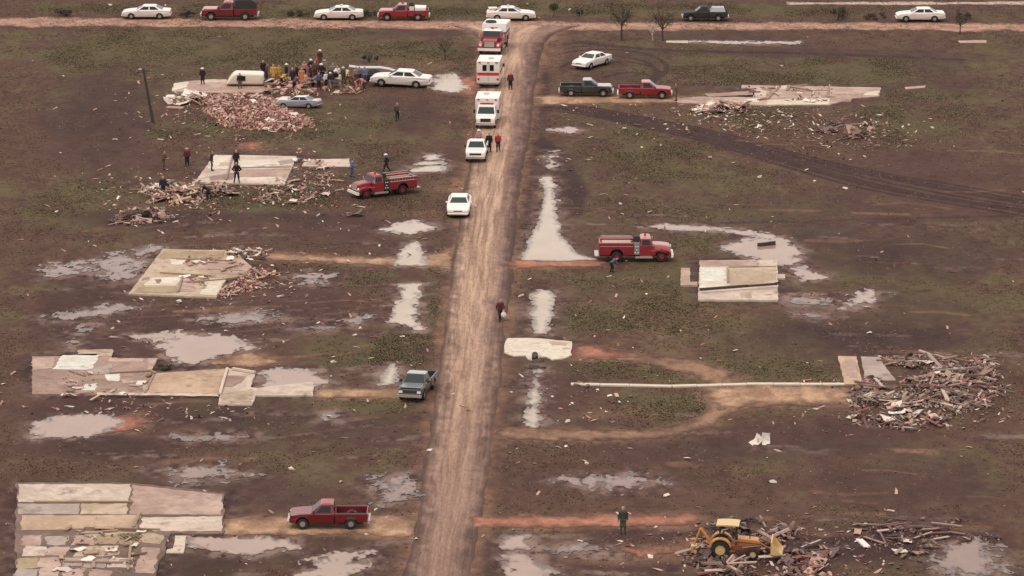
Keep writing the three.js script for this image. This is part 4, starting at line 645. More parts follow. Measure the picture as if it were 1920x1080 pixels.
// ---------------------------------------------------------------- people: one smooth body each, clothes as close layers over it
function capsuleField(bones, k) {
  return (x, y, z) => { let s = 0; for (const [a, b, ra, rb] of bones) { const ex = b[0] - a[0], ey = b[1] - a[1], ez = b[2] - a[2]; const t = clamp(((x - a[0]) * ex + (y - a[1]) * ey + (z - a[2]) * ez) / (ex * ex + ey * ey + ez * ez + 1e-9), 0, 1);
    const d = Math.hypot(x - a[0] - ex * t, y - a[1] - ey * t, z - a[2] - ez * t) - (ra + (rb - ra) * t); s += Math.exp(-d * k); } return -Math.log(s + 1e-30) / k; };
}
function meshField(bones, k, cut, res = 58, cen = [0, .93, 0], half = 1.02) {
  const mc = new MarchingCubes(res, new THREE.MeshStandardMaterial(), false, false, 60000), f = capsuleField(bones, k); mc.isolation = 0;
  for (let iz = 0; iz < res; iz++) for (let iy = 0; iy < res; iy++) for (let ix = 0; ix < res; ix++) {
    const x = cen[0] + (ix / res * 2 - 1) * half, y = cen[1] + (iy / res * 2 - 1) * half, z = cen[2] + (iz / res * 2 - 1) * half;
    let v = f(x, y, z); if (cut) v = Math.max(v, cut(x, y, z)); mc.field[iz * res * res + iy * res + ix] = -v; }
  mc.update(); const n = mc.count, g = new THREE.BufferGeometry();
  const pos = mc.positionArray.slice(0, n * 3); for (let i = 0; i < pos.length; i += 3) { pos[i] = cen[0] + pos[i] * half; pos[i + 1] = cen[1] + pos[i + 1] * half; pos[i + 2] = cen[2] + pos[i + 2] * half; }
  g.setAttribute('position', new THREE.BufferAttribute(pos, 3)); g.setAttribute('normal', new THREE.BufferAttribute(mc.normalArray.slice(0, n * 3), 3)); return clean(g);
}
// joints of a pose; facing +x, z to the side
const POSES = {
  stand: { hip: [0, .93, 0], chest: [.01, 1.32, 0], head: [.03, 1.62, 0], kneeL: [.03, .5, .11], footL: [.0, .06, .13], kneeR: [.02, .5, -.11], footR: [-.04, .06, -.14], elL: [-.03, 1.1, .27], haL: [.05, .86, .29], elR: [-.03, 1.1, -.27], haR: [.06, .86, -.28] },
  walk: { hip: [0, .91, 0], chest: [.04, 1.3, 0], head: [.08, 1.6, 0], kneeL: [.2, .52, .1], footL: [.27, .07, .1], kneeR: [-.08, .5, -.1], footR: [-.36, .12, -.1], elL: [-.16, 1.1, .25], haL: [-.2, .87, .24], elR: [.13, 1.1, -.25], haR: [.3, .93, -.22] },
  akimbo: { hip: [0, .93, 0], chest: [-.01, 1.33, 0], head: [.03, 1.62, .02], kneeL: [.02, .5, .15], footL: [.0, .06, .21], kneeR: [.02, .5, -.15], footR: [.02, .06, -.2], elL: [-.09, 1.12, .36], haL: [.08, .98, .2], elR: [-.09, 1.12, -.36], haR: [.08, .98, -.2] },
  carry: { hip: [-.02, .92, 0], chest: [.03, 1.31, 0], head: [.1, 1.59, 0], kneeL: [.06, .5, .11], footL: [.04, .06, .13], kneeR: [-.02, .5, -.11], footR: [-.1, .06, -.12], elL: [.1, 1.08, .27], haL: [.36, 1.08, .16], elR: [.1, 1.08, -.27], haR: [.36, 1.08, -.16] },
  bend: { hip: [-.12, .88, 0], chest: [.24, 1.1, 0], head: [.5, 1.22, 0], kneeL: [.02, .48, .12], footL: [-.02, .06, .14], kneeR: [.0, .48, -.12], footR: [-.12, .06, -.14], elL: [.36, .84, .24], haL: [.44, .58, .2], elR: [.34, .84, -.24], haR: [.42, .6, -.2] },
};
const skin = std(.42, .24, .17, .6), hairBrown = std(.035, .02, .013, .8);
function buildPose(P) {
  const v = (a) => new THREE.Vector3(...a), L = (a, b, t) => v(a).lerp(v(b), t).toArray(), side = (a, z, y = 0) => [a[0], a[1] + y, a[2] + z];
  const up = v(P.head).sub(v(P.chest)).normalize(), neck = v(P.chest).addScaledVector(up, .1).toArray(), fwd = new THREE.Vector3(up.y, -up.x, 0);
  const H = v(P.head), crown = H.clone().addScaledVector(up, .05).toArray(), chin = H.clone().addScaledVector(up, -.06).addScaledVector(fwd, .035).toArray(), nose = H.clone().addScaledVector(fwd, .1).addScaledVector(up, -.02).toArray();
  const shL = side(P.chest, .185, .06), shR = side(P.chest, -.185, .06), hpL = side(P.hip, .1, -.03), hpR = side(P.hip, -.1, -.03), toe = (f) => [f[0] + .15, f[1] - .025, f[2] * 1.05];
  const hand = (e, h) => { const d = v(h).sub(v(e)).normalize(); return v(h).addScaledVector(d, .07).toArray(); };
  const arms = (o) => [[shL, P.elL, .05 + o, .042 + o], [P.elL, P.haL, .04 + o, .03 + o], [shR, P.elR, .05 + o, .042 + o], [P.elR, P.haR, .04 + o, .03 + o]];
  const torso = (o) => [[side(P.hip, .06), side(P.chest, .09), .1 + o, .105 + o], [side(P.hip, -.06), side(P.chest, -.09), .1 + o, .105 + o], [shL, shR, .06 + o, .06 + o]];
  const legs = (o) => [[hpL, P.kneeL, .085 + o, .058 + o], [P.kneeL, P.footL, .055 + o, .04 + o], [hpR, P.kneeR, .085 + o, .058 + o], [P.kneeR, P.footR, .055 + o, .04 + o], [side(P.hip, .05), side(P.hip, -.05), .1 + o, .1 + o]];
  const head = [[chin, crown, .062, .088], [neck, chin, .052, .05], [P.chest, neck, .07, .055], [nose, nose, .016, .016], [side(P.head, .088), side(P.head, .088), .02, .02], [side(P.head, -.088), side(P.head, -.088), .02, .02]];
  const palms = [[P.haL, hand(P.elL, P.haL), .03, .036], [P.haR, hand(P.elR, P.haR), .03, .036]];
  const feet = [[P.footL, toe(P.footL), .04, .036], [P.footR, toe(P.footR), .04, .036]];
  const fingers = (e, h, sgn) => { const d = v(h).sub(v(e)).normalize(), b = v(h).addScaledVector(d, .1), sd = new THREE.Vector3(1, 0, 0).addScaledVector(d, -d.x).normalize(), out = [], inn = new THREE.Vector3(0, 0, -sgn);
    for (let k = 0; k < 4; k++) { const a = b.clone().addScaledVector(sd, (k - 1.5) * .02), len = [.065, .078, .074, .058][k], m = a.clone().addScaledVector(d, len * .55).addScaledVector(inn, .008), c = m.clone().addScaledVector(d, len * .45).addScaledVector(inn, .022);
      out.push(bar(a.toArray(), m.toArray(), .0095, .009, 5), bar(m.toArray(), c.toArray(), .009, .0075, 5)); }
    const a = v(h).addScaledVector(d, .04).addScaledVector(sd, .032), m = a.clone().addScaledVector(sd, .03).addScaledVector(d, .03); out.push(bar(a.toArray(), m.toArray(), .011, .01, 5), bar(m.toArray(), m.clone().addScaledVector(d, .03).toArray(), .01, .008, 5)); return out; };
  const body = merge([meshField([...head, ...torso(-.012), ...arms(-.004), ...palms, ...legs(-.008), ...feet], 38), ...fingers(P.elL, P.haL, 1), ...fingers(P.elR, P.haR, -1)]);
  const jacket = meshField([...torso(.02), ...arms(.014), [P.chest, neck, .075, .07]], 32, null), long = meshField([...torso(.028), ...arms(.018), [P.chest, neck, .08, .07], [P.hip, L(P.hip, L(P.kneeL, P.kneeR, .5), .8), .15, .19]], 26, null);
  const trousers = meshField(legs(.018), 30), boots = meshField(feet.map(([a, b]) => [a, b, .055, .047]), 40);
  const onHead = (g) => g.applyQuaternion(new THREE.Quaternion().setFromUnitVectors(new THREE.Vector3(0, 1, 0), up)).translate(...P.head);
  const hair = onHead(new THREE.SphereGeometry(.104, 14, 8, 0, 2 * PI, 0, PI * .55).scale(1, 1.12, .95).translate(-.018, .02, 0));
  const helmet = onHead(mergeGeometries([clean(new THREE.SphereGeometry(.13, 14, 8, 0, 2 * PI, 0, PI * .52).scale(1.1, 1.0, 1).translate(0, .03, 0)), clean(cyl(.175, .18, .02, 16).scale(1.12, 1, 1).translate(-.01, .035, 0))]));
  const eye = [.034, -.034].map((z) => onHead(new THREE.SphereGeometry(.012, 6, 5).translate(.084, .005, z))), mouth = onHead(box(.01, .009, .045, .085, -.06, 0));
  return { body, jacket, long, trousers, boots, hair, helmet, eye, mouth };
}
const posed = Object.fromEntries(Object.entries(POSES).map(([k, P]) => [k, buildPose(P)]));
const cloth = (r, g, b) => std(r, g, b, .85), cm2 = {};
const K = { navy: cloth(.02, .02, .035), black: cloth(.014, .012, .014), maroon: cloth(.1, .025, .03), yellow: cloth(.52, .3, .07), orange: cloth(.52, .2, .09), white: cloth(.74, .7, .68), cream: cloth(.6, .54, .4), blue: cloth(.12, .15, .27), grey: cloth(.2, .18, .18), brown: cloth(.11, .07, .045), red: cloth(.36, .04, .05), pink: cloth(.5, .24, .22), olive: cloth(.08, .075, .045), denim: cloth(.07, .09, .15), khaki: cloth(.3, .23, .15), green: cloth(.04, .055, .045) };
function person(label, px, py, pose, yaw, top, legs, o = {}) {
  const B = posed[pose], y = o.y || 0, [x, , z] = W(px, py, y), t = thing('person', label, 'person', [x, y, z], yaw, o.group); t.scale.setScalar(o.s || rr(.97, 1.06));
  part('body', B.body, skin, t); part(o.coat ? 'coat' : 'jacket', o.coat ? B.long : B.jacket, K[top], t); part('trousers', B.trousers, K[legs], t); part('boots', B.boots, K.black, t);
  if (o.hat) part(o.cap ? 'cap' : 'helmet', B.helmet, K[o.hat], t); else part('hair', B.hair, o.hair || hairBrown, t);
  for (const e of B.eye) part('eye', e, M.black, t); part('mouth', B.mouth, K.red, t); return t;
}
const F = -PI / 2, D = { hat: 'white' };
// the crowd at the top left
person('person in a maroon jacket at the left end of the crowd', 500, 151, 'stand', .3, 'maroon', 'navy');
person('person in a long yellow coat, left of another yellow coat, in the crowd', 513, 153, 'stand', F, 'yellow', 'khaki', { coat: 1 });
person('person in a long yellow coat, right of another yellow coat, in the crowd', 523, 152, 'akimbo', F + .5, 'yellow', 'orange', { coat: 1 });
person('person in black wearing a white helmet, beside the yellow coats', 537, 152, 'stand', .4, 'black', 'navy', D);
person('tall person in dark navy between the white helmet and the orange coat', 549, 161, 'stand', F - .3, 'navy', 'navy', { s: 1.1 });
person('person in a long orange coat in the middle of the crowd', 566, 160, 'stand', F + .2, 'orange', 'orange', { coat: 1 });
person('person in a pink shirt just right of the orange coat', 573, 167, 'carry', .8, 'pink', 'khaki');
person('person in a maroon top and dark trousers right of the orange coat', 582, 152, 'stand', -.4, 'maroon', 'black');
person('person in dark grey at the front of the crowd near the rubble', 588, 165, 'bend', .2, 'grey', 'black');
person('person in a maroon top wearing a white cap, standing farthest back', 600, 124, 'stand', F + .4, 'maroon', 'brown', { hat: 'white', cap: 1, s: 1.02 });
person('person in black wearing a white hat, behind the white shirt', 603, 151, 'akimbo', F, 'black', 'black', D);
person('person in a white shirt and navy trousers in the crowd', 611, 166, 'stand', F + .9, 'white', 'navy');
person('person in brown with bare head right of the white hat', 617, 156, 'walk', 0, 'brown', 'navy');
person('person in black with a white helmet at the front right of the crowd', 629, 163, 'stand', -.8, 'black', 'grey', D);
person('person in a cream shirt at the right part of the crowd', 638, 166, 'carry', PI, 'cream', 'khaki');
person('person in olive behind the cream shirt', 644, 156, 'stand', F, 'olive', 'brown', { hat: 'cream', cap: 1 });
person('person in a pale cream jacket near the right of the crowd', 651, 158, 'walk', .5, 'cream', 'olive');
person('person in brown bending, right of the cream jacket', 662, 164, 'bend', PI, 'brown', 'brown');
person('person in a red top low beside the dark wreck', 669, 169, 'bend', 0, 'red', 'pink');
person('person in a pink top low beside the white long sedan', 683, 170, 'bend', PI + .4, 'pink', 'maroon');
person('person in a blue shirt standing in front of the dark wreck, left one', 674, 156, 'stand', F, 'blue', 'navy');
person('person in a blue shirt standing in front of the dark wreck, right one', 684, 157, 'akimbo', F + .6, 'blue', 'denim');
person('person in dark navy behind the brick rubble, bareheaded', 557, 151, 'walk', PI, 'navy', 'black');
person('person in dark brown at the back of the crowd', 591, 147, 'stand', F, 'brown', 'maroon');
person('person in dark grey among the helmets at the back of the crowd', 625, 149, 'stand', F - .5, 'grey', 'navy');
person('person in pink at the back of the crowd behind the orange coat', 571, 145, 'stand', F, 'pink', 'navy');
person('person in navy with white cap behind the crowd', 583, 141, 'stand', F+.5, 'navy', 'black', { hat: 'white', cap: 1 });
person('person in a red top behind the crowd, left of the farthest white cap', 592, 137, 'walk', .4, 'red', 'black');
person('person in grey with a pink cap behind the white hat', 609, 144, 'stand', F-.6, 'grey', 'brown', { hat: 'pink', cap: 1 });
person('person in maroon crouching among the bricks below the crowd', 553, 170, 'bend', 1, 'maroon', 'navy');
person('person in white with black trousers between the white helmet and the cream shirt', 633, 154, 'akimbo', F, 'white', 'black');
person('person in dark denim at the front middle of the crowd', 598, 168, 'stand', F+.3, 'denim', 'black');
person('person in khaki at the far right of the crowd, behind the red top', 668, 156, 'stand', F, 'khaki', 'olive');
person('person in navy with a white helmet in the middle of the crowd', 620, 166, 'walk', 2, 'navy', 'grey', D);
person('person in black at the left end of the crowd, behind the maroon jacket', 494, 145, 'stand', F, 'black', 'black');
person('person in a yellow jacket low at the left of the crowd', 529, 162, 'bend', .5, 'yellow', 'navy');
// on and beside the slabs at the left
person('person in black with a white cap alone on the top left slab', 380, 158, 'stand', F, 'black', 'black', { hat: 'white', cap: 1, y: .12 });
person('small dark figure in front of the cream van shell', 450, 168, 'stand', F, 'black', 'brown');
person('person in black at the back of the pale second-row slab', 443, 316, 'stand', F + .3, 'black', 'black', { y: .155 });
person('person in black at the front edge of the pale second-row slab', 444, 342, 'akimbo', F, 'black', 'navy', { y: .155, s: 1.08 });
person('person in dark brown at the left part of the pale second-row slab', 397, 320, 'stand', 0, 'black', 'brown', { y: .155 });
person('person in maroon with a pale cap left of the second-row slab', 351, 312, 'stand', F, 'maroon', 'black', { hat: 'pink', cap: 1 });
person('person in brown standing alone left of the second-row slab', 307, 318, 'carry', -.4, 'brown', 'olive');
person('person in dark navy among the house debris at the left', 306, 368, 'stand', F, 'navy', 'navy', { s: 1.08 });
person('person in grey among the house debris, right of the navy figure', 317, 362, 'bend', .4, 'grey', 'navy');
person('person bending in black at the right of the house debris', 388, 374, 'bend', PI, 'black', 'black');
person('person in blue with a red sleeve-length top, left of the red fire truck', 660, 332, 'carry', .3, 'blue', 'denim');
person('person in black with a white helmet behind the left red fire truck', 725, 322, 'walk', PI, 'black', 'black', D);
person('lone dark figure in the grass below the white long sedan', 745, 226, 'walk', F, 'brown', 'black');
// on the road
person('person in dark maroon standing on the road beside the rear ambulance', 957, 168, 'stand', F, 'maroon', 'black', { s: 1.06 });
person('person in black on the road behind the white pickup', 917, 285, 'stand', F + .2, 'black', 'black', { s: 1.08 });
person('person in a red top and black trousers behind the white pickup', 934, 284, 'walk', F, 'red', 'black');
person('person in a pink shirt left of the two behind the white pickup', 898, 276, 'stand', F, 'pink', 'navy', { hat: 'white', cap: 1 });
const walker = person('person in a maroon top walking on the near road with a white bag', 938, 602, 'walk', F + .2, 'maroon', 'black', { s: 1.05 });
{ const [x, , z] = W(944, 602); const t = thing('bag', 'white bag carried by the person walking on the near road', 'bag', [x, .32, z + .1], .2);
  part('sack', new THREE.LatheGeometry([[.01, 0], [.17, .02], [.23, .16], [.2, .34], [.07, .46], [.1, .53], [.08, .54]].map((p) => new THREE.Vector2(...p)), 12).scale(1, 1, .75), K.white, t); part('handle', bar([0, .5, 0], [-.1, .62, 0], .012), K.white, t); }
person('person in olive standing at the front of the red pickup', 1268, 189, 'stand', PI, 'olive', 'olive');
person('person in dark blue crouching below the right red fire truck', 1148, 510, 'bend', .4, 'denim', 'black', { s: .9 });
person('person in dark green on the orange driveway near the bottom', 1168, 1000, 'stand', F, 'green', 'olive', { s: 1.05 });

// ---------------------------------------------------------------- wreckage
const dm = (r, g, b) => std(r, g, b, .88);
const PAL = {
  brick: [dm(.4, .2, .16), dm(.3, .12, .1), dm(.5, .31, .25), dm(.56, .38, .31), dm(.2, .085, .075), dm(.6, .45, .37), dm(.46, .27, .22)],
  wood: [dm(.42, .29, .2), dm(.28, .18, .12), dm(.5, .38, .28), dm(.15, .1, .075), dm(.36, .23, .18)],
  mixed: [dm(.62, .54, .47), dm(.42, .29, .23), dm(.24, .1, .09), dm(.09, .06, .06), dm(.46, .28, .22), dm(.15, .11, .1), dm(.28, .18, .13), dm(.2, .13, .1)],
  lumber: [dm(.21, .135, .105), dm(.3, .2, .16), dm(.24, .1, .085), dm(.5, .36, .3), dm(.13, .085, .068), dm(.08, .055, .048), dm(.34, .25, .205), dm(.18, .1, .085), dm(.48, .4, .345), dm(.05, .038, .034), dm(.12, .085, .063), dm(.28, .205, .17)],
  pale: [dm(.76, .71, .64), dm(.68, .6, .52), dm(.58, .48, .42)],
  dark: [dm(.06, .04, .038), dm(.1, .066, .058), dm(.15, .1, .085), dm(.2, .13, .11), dm(.3, .2, .17)],
};
function chunkGeo(n, sx, sy, sz) { const p = []; for (let i = 0; i < n; i++) { const u = rr(-1, 1), a = rr(0, 2 * PI), r = Math.sqrt(1 - u * u); p.push(new THREE.Vector3(r * Math.cos(a) * sx, u * sy, r * Math.sin(a) * sz)); } return clean(new ConvexGeometry(p)); }
function brokenBoard(L, h, w) { const p = []; for (const s of [-1, 1]) for (const [y, z] of [[-h, -w], [h, -w], [h, w], [-h, w]]) p.push(new THREE.Vector3(s * L * rr(.82, 1), y, z)); return clean(new ConvexGeometry(p)); }
function bentSheet(L, w, bend, th = .02) { const g = new THREE.BoxGeometry(2 * L, th, 2 * w, 5, 1, 2), p = g.attributes.position; for (let i = 0; i < p.count; i++) { const u = p.getX(i) / L, v = p.getZ(i) / w; p.setY(i, p.getY(i) + bend * (u * u - .3) + bend * .4 * Math.sin(u * 4 + v * 2)); } g.computeVertexNormals(); return clean(g); }
const GEO = { chunk: [0, 1, 2, 3, 4].map(() => chunkGeo(11, .5, .3, .36)), board: [0, 1, 2, 3].map(() => brokenBoard(.5, .022, .07)), beam: [0, 1, 2].map(() => brokenBoard(.5, .06, .075)), sheet: [.05, .12, -.08].map((b) => bentSheet(.5, .32, b)), brick: [brokenBoard(.5, .16, .24), brokenBoard(.48, .15, .25)] };
const NAMES = { chunk: 'rubble_chunk', board: 'board', beam: 'timber', sheet: 'sheet_panel', brick: 'brick' };
function pile(name, label, category, poly, spec, o = {}) {
  const P = WP(poly), [a, b, c, d] = bounds(P, 0), cx = (a + b) / 2, cz = (c + d) / 2, t = thing(name, label, category, [cx, 0, cz]);
  const spot = () => { for (let k = 0; k < 60; k++) { const x = rr(a, b), z = rr(c, d), s = sdPoly(P, x, z); if (s > 0 && fbm(x * .5, z * .35, 2, 900) > (o.gap ?? .38)) return [x, z, Math.min(s * (o.slope ?? .35), o.h ?? .7)]; } return [cx, cz, 0]; };
  for (const [kind, n, lo, hi, pal, tilt = .35] of spec) for (let i = 0; i < n; i++) {
    const [x, z, h] = spot(), L = rr(lo, hi), m = part(NAMES[kind], pick(GEO[kind]), pick(PAL[pal]), t), long = kind === 'board' || kind === 'beam';
    m.scale.set(L, long ? rr(.8, 1.6) : L, long ? rr(.8, 2) : L * rr(.7, 1.2)); m.position.set(x - cx, Math.min(h * Math.sqrt(rnd()) + .06 + (kind === 'chunk' ? L * .12 : .02), (o.h ?? .7) + .2) + (o.y || 0), z - cz); m.rotation.set(rr(-tilt, tilt), rr(0, 2 * PI), rr(-tilt, tilt), 'YXZ');
  }
  if (o.small) { const inst = new THREE.InstancedMesh(GEO.chunk[0], dm(1, 1, 1), o.small), M4 = new THREE.Matrix4(), q = new THREE.Quaternion(), e = new THREE.Euler(); inst.name = 'small_rubble'; inst.userData.kind = 'stuff'; inst.castShadow = inst.receiveShadow = true;
    for (let i = 0; i < o.small; i++) { const [x, z, h] = spot(), s = rr(.1, o.smallMax ?? .36); q.setFromEuler(e.set(rr(0, 6), rr(0, 6), rr(0, 6))); M4.compose(new THREE.Vector3(x - cx, h * rnd() + .04 + (o.y || 0), z - cz), q, new THREE.Vector3(s * rr(.6, 1.8), s * rr(.4, 1), s)); inst.setMatrixAt(i, M4); inst.setColorAt(i, pick(PAL[o.smallPal]).color); } t.add(inst); }
  return t;
}
pile('brick_rubble', 'heap of pinkish brick rubble below the crowd, left of the wrecked car', 'rubble heap', [[372, 186], [400, 180], [470, 176], [520, 186], [540, 206], [580, 222], [592, 240], [540, 247], [470, 244], [420, 240], [400, 222], [378, 206]],
  [['chunk', 170, .25, .75, 'brick'], ['brick', 150, .25, .5, 'brick', .8], ['board', 60, .7, 2.2, 'wood'], ['sheet', 18, .5, 1.2, 'pale', .4]], { small: 4200, smallPal: 'brick', smallMax: .34, h: .6, slope: .18, gap: .24 });
pile('debris_heap', 'strip of white and pink debris with boards left of the brick rubble', 'debris heap', [[312, 186], [330, 180], [400, 178], [400, 200], [350, 196], [314, 194]], [['sheet', 10, 1, 2.2, 'pale', .3], ['board', 22, 1, 3, 'wood'], ['chunk', 20, .4, .9, 'mixed']], { small: 160, smallPal: 'mixed', h: .5 });
pile('debris_heap', 'low rubble on the ground under the crowd', 'debris heap', [[490, 158], [560, 150], [640, 162], [690, 172], [640, 178], [560, 180], [500, 176]], [['chunk', 50, .4, 1.0, 'brick'], ['board', 40, 1, 2.6, 'wood'], ['sheet', 14, .8, 1.8, 'mixed', .4]], { small: 420, smallPal: 'brick', h: .45 });
pile('debris_heap', 'house debris of boards and sheets left of the pale second-row slab', 'debris heap', [[246, 362], [268, 350], [330, 352], [372, 340], [420, 345], [446, 372], [400, 378], [350, 388], [290, 385], [250, 376]],
  [['board', 90, .7, 2.6, 'wood'], ['sheet', 24, .6, 1.6, 'mixed', .6], ['sheet', 10, .6, 1.4, 'pale', .5], ['chunk', 60, .25, .8, 'mixed'], ['beam', 16, 1.2, 2.6, 'wood', .4]], { small: 1300, smallPal: 'mixed', h: .6, slope: .2, gap: .42 });
pile('debris_heap', 'dark and red debris at the lower left of the house debris', 'debris heap', [[205, 420], [225, 400], [262, 392], [330, 398], [322, 415], [250, 422]], [['board', 36, .8, 2.2, 'lumber'], ['sheet', 10, .7, 1.5, 'mixed', .6], ['chunk', 26, .3, .8, 'brick'], ['chunk', 30, .3, .8, 'dark']], { small: 500, smallPal: 'lumber', h: .45, gap: .42 });
pile('debris_heap', 'scattered pinkish rubble right of the pale second-row slab', 'debris heap', [[530, 330], [550, 298], [600, 300], [640, 345], [630, 372], [540, 386], [460, 380], [480, 356]], [['board', 26, .6, 1.8, 'wood', .15], ['chunk', 34, .2, .55, 'brick'], ['sheet', 8, .6, 1.1, 'pale', .2]], { small: 420, smallPal: 'mixed', h: .12, gap: .45 });
pile('brick_rubble', 'red brick rubble spilled along the right edge of the L-shaped slab', 'rubble heap', [[424, 528], [456, 518], [478, 502], [530, 515], [490, 540], [430, 560], [408, 560]], [['chunk', 34, .2, .55, 'brick'], ['brick', 50, .2, .4, 'brick', .8], ['board', 26, .6, 1.8, 'wood']], { small: 500, smallPal: 'brick', smallMax: .26, h: .18, gap: .44 });
pile('debris_heap', 'loose planks and rubble lying on the L-shaped slab', 'debris heap', [[345, 486], [425, 488], [460, 500], [420, 520], [400, 545], [345, 530]], [['board', 16, .6, 1.8, 'wood', .1], ['chunk', 12, .2, .45, 'brick'], ['sheet', 5, .6, 1.1, 'pale', .1]], { small: 60, smallPal: 'mixed', h: .06, y: .17, gap: .45 });
pile('debris_heap', 'rubble at the head of the left tan driveway, beside the L-shaped slab', 'debris heap', [[424, 470], [445, 466], [500, 474], [505, 484], [470, 488], [430, 484]], [['board', 24, .8, 2.4, 'lumber'], ['chunk', 30, .3, .8, 'mixed'], ['sheet', 8, .8, 1.5, 'pale', .3]], { small: 160, smallPal: 'mixed', h: .4 });
pile('lumber_pile', 'big tangled pile of broken lumber at the right edge', 'lumber pile', [[1612, 716], [1640, 690], [1660, 672], [1720, 666], [1850, 668], [1890, 716], [1850, 768], [1760, 786], [1660, 784], [1590, 756], [1594, 730]],
  [['beam', 40, 1.2, 3.6, 'lumber', .16], ['board', 190, .6, 2.8, 'lumber', .2], ['sheet', 22, .6, 1.5, 'mixed', .3], ['sheet', 14, .5, 1.2, 'pale', .25], ['chunk', 80, .25, .8, 'lumber']], { small: 2600, smallPal: 'lumber', smallMax: .36, h: .26, slope: .08, gap: .4 });
pile('debris_heap', 'fringe of splintered wood in front of the lumber pile', 'debris heap', [[1560, 762], [1640, 740], [1780, 772], [1860, 790], [1700, 812], [1570, 785]], [['board', 60, .8, 2.6, 'lumber'], ['chunk', 40, .3, .8, 'mixed'], ['sheet', 10, .7, 1.4, 'pale', .4]], { small: 400, smallPal: 'lumber', h: .3, gap: .42 });
pile('debris_heap', 'white and red debris in front of the wide pale slab at the top right', 'debris heap', [[1308, 206], [1330, 198], [1370, 196], [1408, 200], [1404, 208], [1350, 213], [1312, 212]], [['sheet', 14, 1, 2.4, 'pale', .4], ['chunk', 40, .4, 1.1, 'brick'], ['board', 20, 1, 2.6, 'wood']], { small: 200, smallPal: 'brick', h: .5 });
pile('debris_heap', 'loose boards lying on the wide pale slab at the top right', 'debris heap', [[1400, 162], [1560, 163], [1560, 194], [1440, 196], [1410, 186]], [['board', 14, .8, 2.4, 'wood', .06], ['chunk', 8, .25, .5, 'mixed'], ['sheet', 4, .8, 1.4, 'pale', .06]], { h: .05, y: .12, small: 60, smallPal: 'mixed' });
pile('debris_heap', 'grey twisted debris in the grass at the upper right', 'debris heap', [[1530, 238], [1570, 232], [1640, 236], [1640, 254], [1600, 262], [1540, 250]], [['board', 24, 1, 3, 'lumber'], ['sheet', 10, .9, 2, 'mixed', .6], ['chunk', 20, .3, .8, 'lumber']], { small: 140, smallPal: 'lumber', h: .35 });
pile('debris_heap', 'dark rubble around the yellow loader', 'debris heap', [[1270, 1000], [1340, 985], [1420, 975], [1500, 1000], [1580, 1010], [1590, 1080], [1500, 1100], [1380, 1100], [1290, 1060]], [['board', 50, .8, 2.6, 'lumber', .4], ['chunk', 140, .25, .75, 'dark'], ['sheet', 12, .6, 1.4, 'mixed', .6], ['beam', 12, 1.3, 3, 'lumber', .3]], { small: 900, smallPal: 'dark', h: .3, gap: .46 });
pile('debris_heap', 'pinkish rubble at the bottom edge right of the yellow loader', 'debris heap', [[1510, 1045], [1560, 1038], [1570, 1080], [1510, 1095]], [['chunk', 40, .3, .8, 'brick'], ['sheet', 12, .6, 1.3, 'mixed', .6], ['board', 14, .8, 2, 'lumber']], { small: 160, smallPal: 'brick', h: .6 });
pile('debris_heap', 'grey boards and rubble at the bottom right corner', 'debris heap', [[1590, 985], [1700, 970], [1860, 980], [1880, 1020], [1780, 1010], [1720, 1060], [1640, 1050]], [['board', 30, .7, 2.2, 'lumber', .15], ['chunk', 30, .2, .55, 'dark'], ['sheet', 6, .5, 1.1, 'mixed', .2]], { small: 300, smallPal: 'dark', smallMax: .26, h: .1, gap: .5 });
pile('debris_heap', 'rubble strewn on the nearest slab at the bottom left', 'debris heap', [[130, 990], [300, 995], [270, 1080], [90, 1085]], [['board', 14, .5, 1.4, 'wood', .08], ['chunk', 18, .15, .35, 'mixed'], ['sheet', 7, .5, 1.0, 'pale', .08]], { h: .04, y: .15, small: 90, smallMax: .2, smallPal: 'mixed' });
pile('debris_heap', 'rubble scattered on and below the long pinkish slab', 'debris heap', [[110, 700], [290, 700], [280, 745], [240, 766], [120, 748]], [['board', 12, .5, 1.4, 'wood', .08], ['chunk', 14, .15, .35, 'mixed'], ['sheet', 5, .5, 1.0, 'pale', .08]], { h: .04, y: .14, small: 90, smallMax: .2, smallPal: 'mixed' });
pile('debris_heap', 'thin litter in the horseshoe of the right dirt driveway', 'debris heap', [[1030, 690], [1180, 735], [1240, 800], [1050, 802], [1020, 740]], [['board', 5, .4, 1.0, 'wood', .1], ['chunk', 7, .15, .35, 'pale']], { small: 14, smallPal: 'mixed', h: .05, smallMax: .2 });
pile('debris_heap', 'litter in the green grass below the wide pale slab', 'debris heap', [[1300, 215], [1480, 206], [1560, 225], [1480, 250], [1340, 245]], [['board', 8, .4, 1.1, 'wood', .1], ['chunk', 14, .2, .45, 'pale']], { small: 60, smallPal: 'mixed', h: .05, smallMax: .24 });
pile('debris_heap', 'litter around the road junction ditch, right of the dark pickup', 'debris heap', [[1130, 160], [1040, 200], [1100, 262], [1190, 300], [1300, 260], [1220, 205]], [['board', 7, .5, 1.2, 'wood', .1], ['chunk', 9, .15, .4, 'pale']], { small: 30, smallPal: 'mixed', h: .05, smallMax: .24 });

